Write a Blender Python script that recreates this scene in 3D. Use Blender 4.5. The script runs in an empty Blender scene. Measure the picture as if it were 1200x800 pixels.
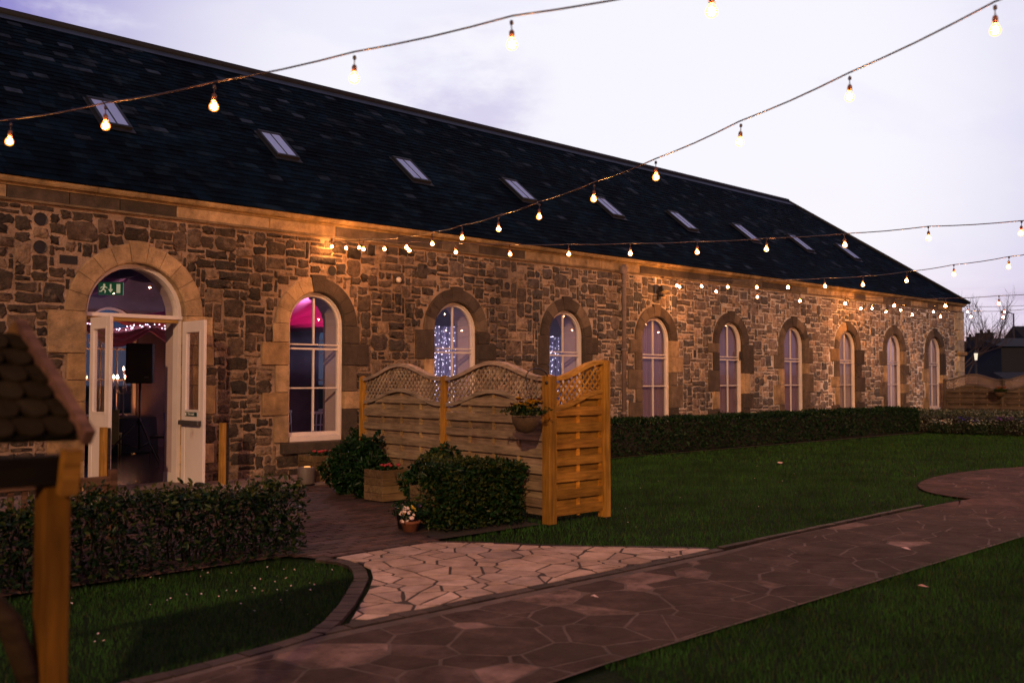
import bpy, math, random
import numpy as np
from mathutils import Vector, Matrix
R=math.radians; PI=math.pi
rnd=random.Random(7)
sc=bpy.context.scene
col=sc.collection

# ------------------------------------------------------------------ helpers
def link(o,parent=None):
    col.objects.link(o)
    if parent is not None: o.parent=parent
    return o
def tag(o,label=None,cat=None,group=None,kind=None):
    if label: o['label']=label
    if cat: o['category']=cat
    if group: o['group']=group
    if kind: o['kind']=kind
    return o
def empty(name,loc,rz=0,label=None,cat=None,group=None):
    o=bpy.data.objects.new(name,None); link(o); o.location=loc; o.rotation_euler=(0,0,rz)
    o.empty_display_size=.1
    return tag(o,label,cat,group)
def copy_tree(o,parent=None):
    c=o.copy(); col.objects.link(c); c.parent=parent
    for ch in list(o.children): copy_tree(ch,c)
    return c

class MB:
    def __init__(s): s.v=[];s.f=[];s.c=[];s.m=[];s.sm=[]
    def add(s,vs,fs,c=(1,1,1),m=0,smooth=False):
        b=len(s.v); s.v+= [tuple(v) for v in vs]; s.c+=[c]*len(vs)
        for f in fs: s.f.append(tuple(b+i for i in f)); s.m.append(m); s.sm.append(smooth)
        return s
    def box(s,lo,hi,c=(1,1,1),m=0,M=None,bev=0):
        x0,y0,z0=lo;x1,y1,z1=hi
        if bev<=0:
            vs=[(x0,y0,z0),(x1,y0,z0),(x1,y1,z0),(x0,y1,z0),(x0,y0,z1),(x1,y0,z1),(x1,y1,z1),(x0,y1,z1)]
            fs=[(0,3,2,1),(4,5,6,7),(0,1,5,4),(1,2,6,5),(2,3,7,6),(3,0,4,7)]
        else:
            vs=[];b=bev
            cx=[(x0,y0),(x1,y0),(x1,y1),(x0,y1)]
            for (zz,ins) in ((z0,b),(z0+b,0),(z1-b,0),(z1,b)):
                for (x,y,sx,sy) in ((x0,y0,1,1),(x1,y0,-1,1),(x1,y1,-1,-1),(x0,y1,1,-1)):
                    vs.append((x+sx*(ins+b),y+sy*ins,zz)); vs.append((x+sx*ins,y+sy*(ins+b),zz))
            # order ring properly
            ring=[1,0,2,3,5,4,6,7]
            fs=[tuple(ring)[::-1]]
            for k in range(3):
                for i in range(8):
                    a=ring[i];d=ring[(i+1)%8]
                    fs.append((k*8+a,k*8+d,(k+1)*8+d,(k+1)*8+a))
            fs.append(tuple(24+i for i in ring))
        if M is not None: vs=[tuple(M@Vector(v)) for v in vs]
        return s.add(vs,fs,c,m)
    def tube(s,pts,r,n=6,c=(1,1,1),m=0,caps=True):
        pts=[Vector(p) for p in pts]
        rr=r if isinstance(r,(list,tuple)) else [r]*len(pts)
        vs=[];fs=[]
        for i,p in enumerate(pts):
            t=(pts[min(i+1,len(pts)-1)]-pts[max(i-1,0)])
            if t.length<1e-9: t=Vector((0,0,1))
            t.normalize()
            u=t.orthogonal().normalized() if i==0 else (u-t*u.dot(t)).normalized()
            w=t.cross(u)
            for k in range(n):
                a=2*PI*k/n; vs.append(p+(u*math.cos(a)+w*math.sin(a))*rr[i])
        for i in range(len(pts)-1):
            for k in range(n):
                k2=(k+1)%n; fs.append((i*n+k,i*n+k2,(i+1)*n+k2,(i+1)*n+k))
        if caps: fs.append(tuple(range(n))[::-1]); fs.append(tuple((len(pts)-1)*n+k for k in range(n)))
        return s.add(vs,fs,c,m,True)
    def lathe(s,prof,n=16,c=(1,1,1),m=0,loc=(0,0,0),smooth=True):
        vs=[];fs=[]
        for (r,z) in prof:
            for k in range(n):
                a=2*PI*k/n; vs.append((loc[0]+r*math.cos(a),loc[1]+r*math.sin(a),loc[2]+z))
        for i in range(len(prof)-1):
            for k in range(n):
                k2=(k+1)%n; fs.append((i*n+k,i*n+k2,(i+1)*n+k2,(i+1)*n+k))
        fs.append(tuple(range(n))[::-1]); fs.append(tuple((len(prof)-1)*n+k for k in range(n)))
        return s.add(vs,fs,c,m,smooth)
    def build(s,name,mats,parent=None,loc=None,rz=None):
        me=bpy.data.meshes.new(name); me.from_pydata(s.v,[],s.f)
        if not isinstance(mats,(list,tuple)): mats=[mats]
        for m in mats: me.materials.append(m)
        a=me.color_attributes.new('Col','FLOAT_COLOR','POINT')
        arr=np.ones((len(s.v),4),dtype=np.float32)
        if s.c: arr[:,:3]=np.array(s.c,dtype=np.float32)
        a.data.foreach_set('color',arr.ravel())
        me.polygons.foreach_set('material_index',s.m); me.polygons.foreach_set('use_smooth',s.sm)
        me.update()
        o=bpy.data.objects.new(name,me); link(o,parent)
        if loc is not None: o.location=loc
        if rz is not None: o.rotation_euler=(0,0,rz)
        return o

def npmesh(name,V,F,C,matl,parent=None,smooth=False):
    """V Nx3, F Mxk, C Nx3"""
    me=bpy.data.meshes.new(name); n=len(V);m,k=F.shape
    me.vertices.add(n); me.vertices.foreach_set('co',V.astype(np.float32).ravel())
    me.loops.add(m*k); me.loops.foreach_set('vertex_index',F.astype(np.int32).ravel())
    me.polygons.add(m); me.polygons.foreach_set('loop_start',np.arange(0,m*k,k,dtype=np.int32))
    me.polygons.foreach_set('loop_total',np.full(m,k,dtype=np.int32))
    me.update(calc_edges=True)
    me.materials.append(matl)
    a=me.color_attributes.new('Col','FLOAT_COLOR','POINT')
    arr=np.ones((n,4),dtype=np.float32);arr[:,:3]=C; a.data.foreach_set('color',arr.ravel())
    o=bpy.data.objects.new(name,me); link(o,parent); return o

# ------------------------------------------------------------------ materials
def mat(name,c=(.5,.5,.5),rough=.8,var=.25,vs=6.,bump=.2,bs=40.,attr=False,metal=0.,stretch=None,spec=.5,emit=None,es=0,sheen=0,trans=0,dist=.01,stain=None,smear=None):
    m=bpy.data.materials.new(name); m.use_nodes=True; nt=m.node_tree; N=nt.nodes; L=nt.links
    p=N['Principled BSDF']; p.inputs['Roughness'].default_value=rough; p.inputs['Metallic'].default_value=metal
    p.inputs['Specular IOR Level'].default_value=spec
    tc=N.new('ShaderNodeTexCoord'); vec=tc.outputs['Object']
    if stretch:
        mp=N.new('ShaderNodeMapping'); mp.inputs['Scale'].default_value=stretch; L.new(vec,mp.inputs[0]); vec=mp.outputs[0]
    if attr:
        at=N.new('ShaderNodeAttribute'); at.attribute_name='Col'; base=at.outputs['Color']
    else:
        rgb=N.new('ShaderNodeRGB'); rgb.outputs[0].default_value=(*c,1); base=rgb.outputs[0]
    if var>0:
        n1=N.new('ShaderNodeTexNoise'); n1.inputs['Scale'].default_value=vs; n1.inputs['Detail'].default_value=6; n1.inputs['Roughness'].default_value=.65
        L.new(vec,n1.inputs['Vector'])
        mr=N.new('ShaderNodeMapRange'); mr.inputs[1].default_value=.3; mr.inputs[2].default_value=.7; mr.inputs[3].default_value=1-var; mr.inputs[4].default_value=1+var
        L.new(n1.outputs['Fac'],mr.inputs[0])
        mx=N.new('ShaderNodeVectorMath'); mx.operation='SCALE'; L.new(base,mx.inputs[0]); L.new(mr.outputs[0],mx.inputs['Scale'])
        base=mx.outputs[0]
    raw=tc.outputs['Object']
    def nz(scale,st=None,det=7,ro=.6):
        n=N.new('ShaderNodeTexNoise'); n.inputs['Scale'].default_value=scale; n.inputs['Detail'].default_value=det; n.inputs['Roughness'].default_value=ro
        if st:
            q=N.new('ShaderNodeMapping'); q.inputs['Scale'].default_value=st; L.new(raw,q.inputs[0]); L.new(q.outputs[0],n.inputs['Vector'])
        else: L.new(raw,n.inputs['Vector'])
        return n.outputs['Fac']
    if stain:   # broad weathering: (scale, amount, stretch)
        r2=N.new('ShaderNodeMapRange'); r2.inputs[1].default_value=.32; r2.inputs[2].default_value=.68; r2.inputs[3].default_value=1-stain[1]; r2.inputs[4].default_value=1+stain[1]
        L.new(nz(stain[0],stain[2]),r2.inputs[0]); m2=N.new('ShaderNodeVectorMath'); m2.operation='SCALE'; L.new(base,m2.inputs[0]); L.new(r2.outputs[0],m2.inputs['Scale']); base=m2.outputs[0]
    if smear:   # patches of another colour: (scale, lo, hi, colour, amount, stretch)
        r3=N.new('ShaderNodeMapRange'); r3.inputs[1].default_value=smear[1]; r3.inputs[2].default_value=smear[2]; r3.inputs[3].default_value=0; r3.inputs[4].default_value=smear[4]
        L.new(nz(smear[0],smear[5],9,.7),r3.inputs[0]); m3=N.new('ShaderNodeMix'); m3.data_type='RGBA'; L.new(r3.outputs[0],m3.inputs[0]); L.new(base,m3.inputs[6]); m3.inputs[7].default_value=(*smear[3],1); base=m3.outputs[2]
    L.new(base,p.inputs['Base Color'])
    if bump>0:
        n2=N.new('ShaderNodeTexNoise'); n2.inputs['Scale'].default_value=bs; n2.inputs['Detail'].default_value=5; L.new(vec,n2.inputs['Vector'])
        b=N.new('ShaderNodeBump'); b.inputs['Strength'].default_value=bump; b.inputs['Distance'].default_value=dist
        L.new(n2.outputs['Fac'],b.inputs['Height']); L.new(b.outputs[0],p.inputs['Normal'])
    if emit:
        p.inputs['Emission Color'].default_value=(*emit,1); p.inputs['Emission Strength'].default_value=es
    return m
def emis(name,c,s):
    m=bpy.data.materials.new(name); m.use_nodes=True; nt=m.node_tree; nt.nodes.clear()
    e=nt.nodes.new('ShaderNodeEmission'); e.inputs[0].default_value=(*c,1); e.inputs[1].default_value=s
    o=nt.nodes.new('ShaderNodeOutputMaterial'); nt.links.new(e.outputs[0],o.inputs[0]); return m
def glass(name,tint=(1,1,1),ior=1.45,rough=0.0):
    m=bpy.data.materials.new(name); m.use_nodes=True; nt=m.node_tree; N=nt.nodes; L=nt.links; N.clear()
    t=N.new('ShaderNodeBsdfTransparent'); t.inputs[0].default_value=(*tint,1)
    g=N.new('ShaderNodeBsdfGlossy'); g.inputs['Roughness'].default_value=rough; g.inputs[0].default_value=(1,1,1,1)
    f=N.new('ShaderNodeLayerWeight'); f.inputs[0].default_value=.5
    tc=N.new('ShaderNodeTexCoord'); n=N.new('ShaderNodeTexNoise'); n.inputs['Scale'].default_value=1.3; L.new(tc.outputs['Object'],n.inputs['Vector'])
    b=N.new('ShaderNodeBump'); b.inputs['Strength'].default_value=.12; b.inputs['Distance'].default_value=.02; L.new(n.outputs['Fac'],b.inputs['Height']); L.new(b.outputs[0],g.inputs['Normal'])
    x=N.new('ShaderNodeMixShader'); o=N.new('ShaderNodeOutputMaterial')
    pw=N.new('ShaderNodeMath'); pw.operation='POWER'; pw.inputs[1].default_value=5; L.new(f.outputs['Facing'],pw.inputs[0])
    ml=N.new('ShaderNodeMath'); ml.operation='MULTIPLY_ADD'; ml.inputs[1].default_value=.88; ml.inputs[2].default_value=.07; ml.use_clamp=True
    L.new(pw.outputs[0],ml.inputs[0]); L.new(ml.outputs[0],x.inputs[0]); L.new(t.outputs[0],x.inputs[1]); L.new(g.outputs[0],x.inputs[2]); L.new(x.outputs[0],o.inputs[0]); return m
def sheer(name,c,op=.6):
    m=bpy.data.materials.new(name); m.use_nodes=True; nt=m.node_tree; N=nt.nodes; L=nt.links; N.clear()
    d=N.new('ShaderNodeBsdfDiffuse'); d.inputs[0].default_value=(*c,1)
    tl=N.new('ShaderNodeBsdfTranslucent'); tl.inputs[0].default_value=(*c,1)
    a=N.new('ShaderNodeMixShader'); a.inputs[0].default_value=.5; L.new(d.outputs[0],a.inputs[1]); L.new(tl.outputs[0],a.inputs[2])
    t=N.new('ShaderNodeBsdfTransparent'); b=N.new('ShaderNodeMixShader'); b.inputs[0].default_value=op
    L.new(t.outputs[0],b.inputs[1]); L.new(a.outputs[0],b.inputs[2]); o=N.new('ShaderNodeOutputMaterial'); L.new(b.outputs[0],o.inputs[0]); return m

M_mortar=mat('mortar',attr=True,rough=.95,var=.4,vs=2.6,bump=1.0,bs=24,dist=.03,stain=(.7,.42,(1,1,.55)))
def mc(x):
    t=min(1,max(0,(x-13)/20)); return tuple(a+(b-a)*t for a,b in zip((.26,.18,.125),(.68,.64,.60)))  # mortar paler and greyer to the right, painting in brighter light there
M_stone=mat('rubble_stone',attr=True,rough=.92,var=.6,vs=11,bump=1.0,bs=24,dist=.035,stain=(.7,.42,(1,1,.55)),smear=(4.5,.56,.66,(.17,.125,.092),.75,None))
M_ashlar=mat('ashlar',attr=True,rough=.92,var=.4,vs=6,bump=.8,bs=38,dist=.014,stain=(1.6,.4,(1,1,.5)),smear=(7,.60,.72,(.05,.04,.03),.6,None))
M_slate=mat('slate',attr=True,rough=.8,var=.6,vs=3,bump=.6,bs=50,spec=.035,dist=.008,stain=(.5,.5,(1,1,1)),smear=(2.2,.60,.76,(.024,.035,.052),.7,(1.6,.5,.5)))
M_lead=mat('lead',(.022,.035,.06),.5,.25,3,.1,10,spec=.5)
M_ridge=mat('ridge_tile',(.006,.007,.01),.8,.3,6)
M_white=mat('white_paint',(.62,.55,.52),.5,.08,3,.05,40)
M_door=mat('door_paint',(.66,.60,.58),.45,.08,2,.04,30)
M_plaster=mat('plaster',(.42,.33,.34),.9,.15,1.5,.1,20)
M_glass=glass('window_glass',(.9,.9,.92))
M_dimglass=glass('back_glass',(.05,.10,.15))
M_skypane=mat('skylight_reflection',(.30,.42,.80),.55,.06,3,.0)  # blue pane colour stands in for sky mirrored in the glass
M_skyframe=mat('skylight_frame',(.006,.008,.012),.6,.1)
M_pipe=mat('pipe_iron',(.16,.115,.105),.7,.25,8,.1,20)
M_black=mat('black_plastic',(.006,.006,.007),.55,.1,8,.05)
M_dark=mat('dark_metal',(.015,.014,.014),.5,.1,8,.05)
M_steel=mat('brushed_bar',(.10,.09,.09),.45,.1,8,.02,metal=.4)
M_bulb=emis('bulb_glow',(1,.48,.17),1250)
M_envelope=emis('bulb_envelope',(1,.33,.05),2.2)
_n=M_envelope.node_tree; _t=_n.nodes.new('ShaderNodeBsdfTransparent'); _t.inputs[0].default_value=(1,.75,.5,1); _x=_n.nodes.new('ShaderNodeAddShader'); _e=[q for q in _n.nodes if q.type=='EMISSION'][0]; _o=[q for q in _n.nodes if q.type=='OUTPUT_MATERIAL'][0]
_n.links.new(_e.outputs[0],_x.inputs[0]); _n.links.new(_t.outputs[0],_x.inputs[1]); _n.links.new(_x.outputs[0],_o.inputs[0])
M_socket=mat('socket',(.10,.035,.02),.5,.2)
M_cable=mat('cable',(.04,.026,.03),.42,.1,8,0)
M_fairy=emis('fairy_light',(.85,.76,1),9)
M_candle=emis('candle_flame',(1,.38,.15),90)
M_wax=mat('wax',(.6,.5,.45),.6,.05)
M_floorw=mat('hall_floor',(.035,.028,.03),.18,.3,3,.05,30,stretch=(1,8,1))
M_pinkdrape=mat('pink_drape',(.8,.36,.38),.9,.1,3,.1)
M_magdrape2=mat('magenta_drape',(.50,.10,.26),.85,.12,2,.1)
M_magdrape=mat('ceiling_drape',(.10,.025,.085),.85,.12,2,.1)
M_sheer=sheer('sheer_curtain',(.34,.24,.31),.93)
M_sheer2=sheer('sheer_curtain_pale',(.55,.48,.50),.93)
M_sheerlit=sheer('sheer_backdrop',(.55,.52,.72),.9)
M_cloth=mat('dark_cloth',(.012,.011,.016),.9,.1)
M_blue=mat('blue_cloth',(.03,.05,.3),.85,.15)
M_olive=mat('olive_sash',(.22,.18,.05),.8,.15)
M_whitec=mat('white_chair',(.75,.72,.75),.5,.05)
M_red=mat('red_cloth',(.4,.03,.02),.8,.1)
M_exit=mat('exit_green',(.02,.16,.06),.5,0,bump=0,emit=(.03,.22,.08),es=.15)
M_exitw=mat('exit_white',(.8,.8,.7),.5,0,bump=0,emit=(1,.85,.5),es=.35)
M_plate=mat('plate_green',(.01,.05,.045),.4,0,bump=0)
M_platew=mat('plate_white',(.75,.75,.7),.5,0,bump=0)
M_wood=mat('fence_wood',attr=True,rough=.85,var=.5,vs=2.2,bump=.5,bs=5,spec=.12,dist=.006,stretch=(1.2,14,14),stain=(1.5,.35,None),smear=(5,.66,.74,(.03,.02,.012),.55,(1,3,3)))
M_post=mat('post_wood',attr=True,rough=.85,var=.42,vs=2.2,bump=.5,bs=5,spec=.12,dist=.006,stretch=(14,14,1.1),stain=(1.5,.3,None),smear=(5,.68,.74,(.05,.03,.012),.5,(3,3,1)))
M_grass=mat('grass_blade',attr=True,rough=.8,var=0,bump=0,spec=.12)
M_lawn=mat('lawn_soil',(.005,.015,.004),.95,.5,4,.8,60,spec=.1,dist=.03)
M_joint=mat('joint_dark',(.030,.020,.015),.95,.4,10,.6,50)
M_jointl=mat('joint_pale',(.085,.06,.05),.95,.6,2.5,.5,40,stain=(.9,.3,None),smear=(2.1,.46,.60,(.047,.034,.027),.85,None))
M_pave=mat('paving',attr=True,rough=.88,var=.3,vs=6,bump=.7,bs=35,spec=.12,dist=.012,stain=(1.2,.25,None),smear=(6,.62,.74,(.09,.065,.05),.6,None))
M_path=mat('path_stone',attr=True,rough=.9,var=.5,vs=4,bump=.8,bs=30,spec=.08,dist=.012,stain=(.9,.3,None),smear=(2.1,.46,.60,(.047,.034,.027),.85,None))
M_brick=mat('block_paver',attr=True,rough=.7,var=.35,vs=9,bump=.5,bs=50,spec=.15,dist=.006)
M_soil=mat('soil',(.02,.014,.01),.95,.4,8,.8,30)
def leafmat(name,rough=.38):
    m=mat(name,attr=True,rough=rough,var=0,bump=0,spec=.13); return m
M_leaf=leafmat('leaf'); M_leaf2=leafmat('leaf_matt',.6)
M_twig=mat('twig',(.010,.008,.006),.9,.3)
M_bark=mat('bark',(.05,.035,.035),.9,.3)
M_terra=mat('terracotta',(.20,.065,.03),.8,.2)
M_petal=mat('petal',attr=True,rough=.7,var=0,bump=0)
M_wicker=mat('wicker',(.06,.035,.015),.9,.4,30,.6,60)
M_pale=mat('pale_stone',(.72,.55,.33),.7,.15)
M_glowtop=emis('ground_lamp_lens',(1,.4,.12),1.6)
M_lampl=emis('lamp_lens',(1,.8,.6),1.1)
M_house=mat('house_wall',(.008,.011,.018),.9,.2)
M_housel=mat('house_render',(.035,.045,.065),.9,.1)
M_hroof=mat('house_roof',(.004,.006,.011),.9,.2)
M_hwin=mat('house_window',(.14,.17,.24),.4,0,bump=0)
M_shingle=mat('shingle',attr=True,rough=.9,var=.35,vs=14,bump=.4,bs=50,spec=.03)
M_fixture=emis('uplighter_lens',(1,.04,.28),40)

# ------------------------------------------------------------------ constants of the building
XL,XR=-7.0,36.0
WY=.62                                  # wall thickness
BAYS=[3.10-3.055]+[]                    # filled below
bays={k:6.16+3.0556*k for k in range(-3,10)}
HW,Z0,ZS=.54,.55,2.48
DHW,DZS=.73,2.52
def op(k):
    return (bays[k],DHW,0.0,DZS) if k==0 else (bays[k],HW,Z0,ZS)
ops=[op(k) for k in sorted(bays)]
ZT=3.95

def arch_pts(xc,hw,zs,n=14):
    return [(xc+hw*math.cos(PI-PI*i/n),zs+hw*math.sin(PI*i/n)) for i in range(n+1)]
def wall_sheet(mb,Y,X0,X1,Zt,openings,c=(1,1,1),m=0):
    x=X0
    def q(pts):
        mb.add([(a,Y,b) for a,b in pts],[tuple(range(len(pts)))],c,m)
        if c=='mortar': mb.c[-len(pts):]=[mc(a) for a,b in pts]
    for (xc,hw,z0,zs) in openings:
        q([(x,0),(xc-hw,0),(xc-hw,Zt),(x,Zt)])
        if z0>0: q([(xc-hw,0),(xc+hw,0),(xc+hw,z0),(xc-hw,z0)])
        A=arch_pts(xc,hw,zs)
        for i in range(len(A)-1):
            a,b=A[i],A[i+1]; q([a,b,(b[0],Zt),(a[0],Zt)])
        x=xc+hw
    q([(x,0),(X1,0),(X1,Zt),(x,Zt)])
def reveal(mb,y0,y1,o,c=(1,1,1),m=0,floor=True,grow=0):
    xc,hw,z0,zs=o; hw+=grow
    P=[(xc-hw,z0)]+arch_pts(xc,hw,zs)+[(xc+hw,z0)]
    for i in range(len(P)-1):
        a,b=P[i],P[i+1]; mb.add([(a[0],y0,a[1]),(b[0],y0,b[1]),(b[0],y1,b[1]),(a[0],y1,a[1])],[(0,1,2,3)],c,m)
    if floor: mb.add([(xc-hw,y0,z0),(xc+hw,y0,z0),(xc+hw,y1,z0),(xc-hw,y1,z0)],[(0,1,2,3)],c,m)

B=empty('stone_hall',(0,0,0),0,'long stone hall with slate roof and a row of arched windows behind the lawn','building')
# --- wall: mortar bed
mb=MB()
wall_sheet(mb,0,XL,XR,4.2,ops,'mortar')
reveal_dummy=None
mb.add([(XL,0,0),(XL,8.86,0),(XL,8.86,4.2),(XL,4.43,7.9),(XL,0,4.2)],[(0,1,2,3,4)],(.25,.18,.13))
mb.add([(XR,0,0),(XR,8.86,0),(XR,8.86,4.2),(XR,0,4.2)],[(0,1,2,3)],(.4,.34,.27))
mb.box((-7,.01,3.9),(36,WY,4.15),(.2,.15,.12))
mb.build('wall',M_mortar,B)

# --- rubble stones, packed on a small grid
CS=.074
nx=int((XR-XL)/CS); nz=int(ZT/CS)
occ=np.zeros((nx,nz),dtype=bool)
jamb={}
jr=random.Random(3)
for k,(xc,hw,z0,zs) in zip(sorted(bays),ops):
    R2=hw+.30
    for side in (-1,1):
        z=z0 if k!=0 else 0; L=[]; wide=jr.random()<.5
        if k==0: z=0
        while z<zs-.02:
            h=jr.choice([.30,.37,.44,.52])
            if zs-z-h<.22: h=zs-z
            w=(.46 if wide else .25)+jr.uniform(-.02,.05)
            if k==0: w+=.03
            if z+h>=zs-.001: w=max(w,.31 if k!=0 else .45)
            L.append((z,z+h,w)); wide=not wide; z+=h
        jamb[(k,side)]=L
    for i in range(max(0,int((xc-hw-.7-XL)/CS)),min(nx,int((xc+hw+.7-XL)/CS)+1)):
        x=XL+(i+.5)*CS
        for j in range(nz):
            zz=(j+.5)*CS
            hit=False
            if zz>zs: hit=math.hypot(x-xc,zz-zs)<R2-.01
            elif zz>z0:
                if abs(x-xc)<hw: hit=True
                else:
                    for (a,b,w) in jamb[(k,-1 if x<xc else 1)]:
                        if a<=zz<b: hit=abs(x-xc)<hw+w+.01
            elif zz>z0-.2: hit=abs(x-xc)<hw+.2
            if hit: occ[i,j]=True
# corner quoins at the right end
for j in range(nz): occ[nx-9 if (j//5)%2 else nx-6:,j]=True
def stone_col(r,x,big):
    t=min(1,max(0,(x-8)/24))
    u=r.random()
    mid=math.exp(-((x-14.5)/4.5)**2)  # more dark stones mid-wall, painting the dim stretch away from the bulbs
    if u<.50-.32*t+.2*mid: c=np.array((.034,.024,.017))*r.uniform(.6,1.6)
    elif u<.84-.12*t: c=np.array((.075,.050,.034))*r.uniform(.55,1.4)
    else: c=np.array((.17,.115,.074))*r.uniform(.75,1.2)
    c=c*(1+1.5*t)+np.array((.04,.05,.065))*t; g_=r.uniform(-.006,.006); c=c+np.array((g_,0,-g_))*(.5+t)  # stones paler and bluer rightward, standing in for neutral light
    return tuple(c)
holes=[(4.8,3.74,.075),(4.8,3.36,.075),(9.5,3.40,.07),(13.6,3.42,.06),(13.2,3.1,.06),(21.69,3.09,.07)]
sq=[(5.18,3.22,.12,.06),(19.9,2.2,.05,.09),(21.9,2.2,.05,.1),(25.9,3.3,.08,.1)]
for (hx,hz,hr) in holes:
    occ[int((hx-hr-XL)/CS):int((hx+hr-XL)/CS)+1,int((hz-hr)/CS):int((hz+hr)/CS)+1]=True
for (hx,hz,a,b) in sq:
    occ[int((hx-a-XL)/CS):int((hx+a-XL)/CS)+1,int((hz-b)/CS):int((hz+b)/CS)+1]=True
SV=[];SF4=[];SC=[]
caps=MB()
sr=random.Random(11)
for j in range(nz):
    i=0
    while i<nx:
        if occ[i,j]: i+=1; continue
        w=sr.choice([2,2,3,3,3,4,4,5,5,6,7]); h=sr.choice([1,1,2,2,2,2,3,3,4])
        if h==1: w=min(w,4)
        if w<=2: h=min(h,2)
        if w>6: h=max(1,min(h,3))
        h=min(h,nz-j)
        ww=0
        while ww<w and i+ww<nx and not occ[i+ww,j]: ww+=1
        hh=1
        while hh<h and not occ[i:i+ww,j+hh].any(): hh+=1
        occ[i:i+ww,j:j+hh]=True
        x0=XL+i*CS;x1=x0+ww*CS;z0=j*CS;z1=z0+hh*CS
        i+=ww
        if ww==1 and hh==1 and sr.random()<.55: continue
        if ww*hh<=3 and sr.random()<.15: continue
        g=lambda: sr.uniform(.005,.019)
        x0+=g();x1-=g();z0+=g();z1-=g()
        W=x1-x0;Hh=z1-z0
        if W<.03 or Hh<.03: continue
        rr=min(W,Hh)*sr.uniform(.06,.27)
        P=[]
        def jt(s): return sr.uniform(-s,s)
        J=min(.018,.12*min(W,Hh)+.003)
        for (cx,cz,a0) in ((x1-rr,z0+rr,-PI/2),(x1-rr,z1-rr,0),(x0+rr,z1-rr,PI/2),(x0+rr,z0+rr,PI)):
            for a in (0,PI/4,PI/2): P.append((cx+rr*math.cos(a0+a)+jt(J),cz+rr*math.sin(a0+a)+jt(J)))
            # mid side point
            nxt={-PI/2:(x1,(z0+z1)/2),0:((x0+x1)/2,z1),PI/2:(x0,(z0+z1)/2),PI:((x0+x1)/2,z0)}[a0]
            P.append((nxt[0]+jt(J),nxt[1]+jt(J)))
        cx=(x0+x1)/2;cz=(z0+z1)/2
        pr=sr.uniform(.008,.026); n=len(P)
        ins=min(.016,.18*min(W,Hh))
        def shr(p,d):
            dx=p[0]-cx;dz=p[1]-cz
            return (p[0]-math.copysign(min(d,abs(dx)),dx)*min(1,abs(dx)/(W*.35+1e-6)),p[1]-math.copysign(min(d,abs(dz)),dz)*min(1,abs(dz)/(Hh*.35+1e-6)))
        vs=[(p[0],.004,p[1]) for p in P]
        vs+=[(shr(p,ins*.3)[0],-pr*.7,shr(p,ins*.3)[1]) for p in P]
        vs+=[(shr(p,ins*1.3)[0],-pr+jt(.003),shr(p,ins*1.3)[1]) for p in P]
        vs+=[(cx+jt(W*.1),-pr-sr.uniform(-.004,.008),cz+jt(Hh*.1))]
        fs=[]
        for r_ in range(2):
            for q_ in range(n): fs.append((r_*n+q_,r_*n+(q_+1)%n,(r_+1)*n+(q_+1)%n,(r_+1)*n+q_))
        for q_ in range(n): fs.append((2*n+q_,2*n+(q_+1)%n,3*n))
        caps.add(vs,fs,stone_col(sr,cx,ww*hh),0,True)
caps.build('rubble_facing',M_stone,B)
# vent holes: black discs stand in for the shade inside them
for (hx,hz,hr) in holes:
    mb=MB()
    mb.add([(hx+hr*math.cos(a*PI/8),-.006,hz+hr*math.sin(a*PI/8)) for a in range(16)],[tuple(range(16))])
    ring=[];
    for a in range(16):
        t=a*PI/8
        ring+= [(hx+hr*math.cos(t),-.006,hz+hr*math.sin(t)),(hx+(hr+.015)*math.cos(t),-.014,hz+(hr+.015)*math.sin(t))]
    mb.add(ring,[(2*a,(2*a+2)%32,(2*a+3)%32,2*a+1) for a in range(16)])
    mb.build('vent_hole',M_black,B)
for (hx,hz,a,b) in sq:
    mb=MB(); mb.box((hx-a,-.008,hz-b),(hx+a,.01,hz+b)); mb.build('recess_shade',M_black,B)  # black panel stands in for the shade in a gap

# --- ashlar: eaves course, cornice, quoins
def tone(r,kind):
    if kind=='light': b=(.32,.215,.115)
    elif kind=='warm': b=(.27,.17,.08)
    elif kind=='dark': b=(.050,.036,.026)
    else: b=(.11,.078,.052)
    f=r.uniform(.82,1.18); return tuple(q*f for q in b)
mb=MB(); x=XL; r=random.Random(5)
while x<XR-.3:
    l=r.uniform(.7,1.6); x1=min(x+l,XR)
    t=min(1,max(0,(x-18)/14))
    if 6.4<x<10.3: kd=r.choice(['light','mid','light'])
    elif 14<x<16.9: kd='light'
    elif x>24: kd=r.choice(['mid','light'])
    else: kd=r.choice(['dark','dark','mid','dark','light'])
    mb.box((x+.005,-.035,3.985),(x1-.005,.05,4.148),tone(r,kd),bev=.006); x=x1
mb.build('eaves_course',M_ashlar,B)
mb=MB(); x=XL
prof=[(0,3.952),(-.05,3.952),(-.055,3.983),(0,3.985)]
prof2=[(.02,4.150),(-.05,4.150),(-.06,4.175),(-.11,4.19),(-.125,4.21),(-.14,4.24),(-.14,4.262),(.02,4.262)]
for pf,cc in ((prof,(.16,.115,.07)),(prof2,(.27,.185,.09))):
    x=XL
    while x<XR+.1:
        x1=min(x+r.uniform(1.4,2.4),XR+.14)
        n=len(pf); f=r.uniform(.8,1.2)
        if x1-x<.05: break
        mb.add([(x+.003,a,b) for a,b in pf]+[(x1-.003,a,b) for a,b in pf],[(i,(i+1)%n,n+(i+1)%n,n+i) for i in range(n)]+[tuple(range(n)),tuple(range(n,2*n))[::-1]],tuple(q*f for q in cc)); x=x1
mb.build('cornice',M_ashlar,B)
mb=MB(); z=0;k=0
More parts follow.
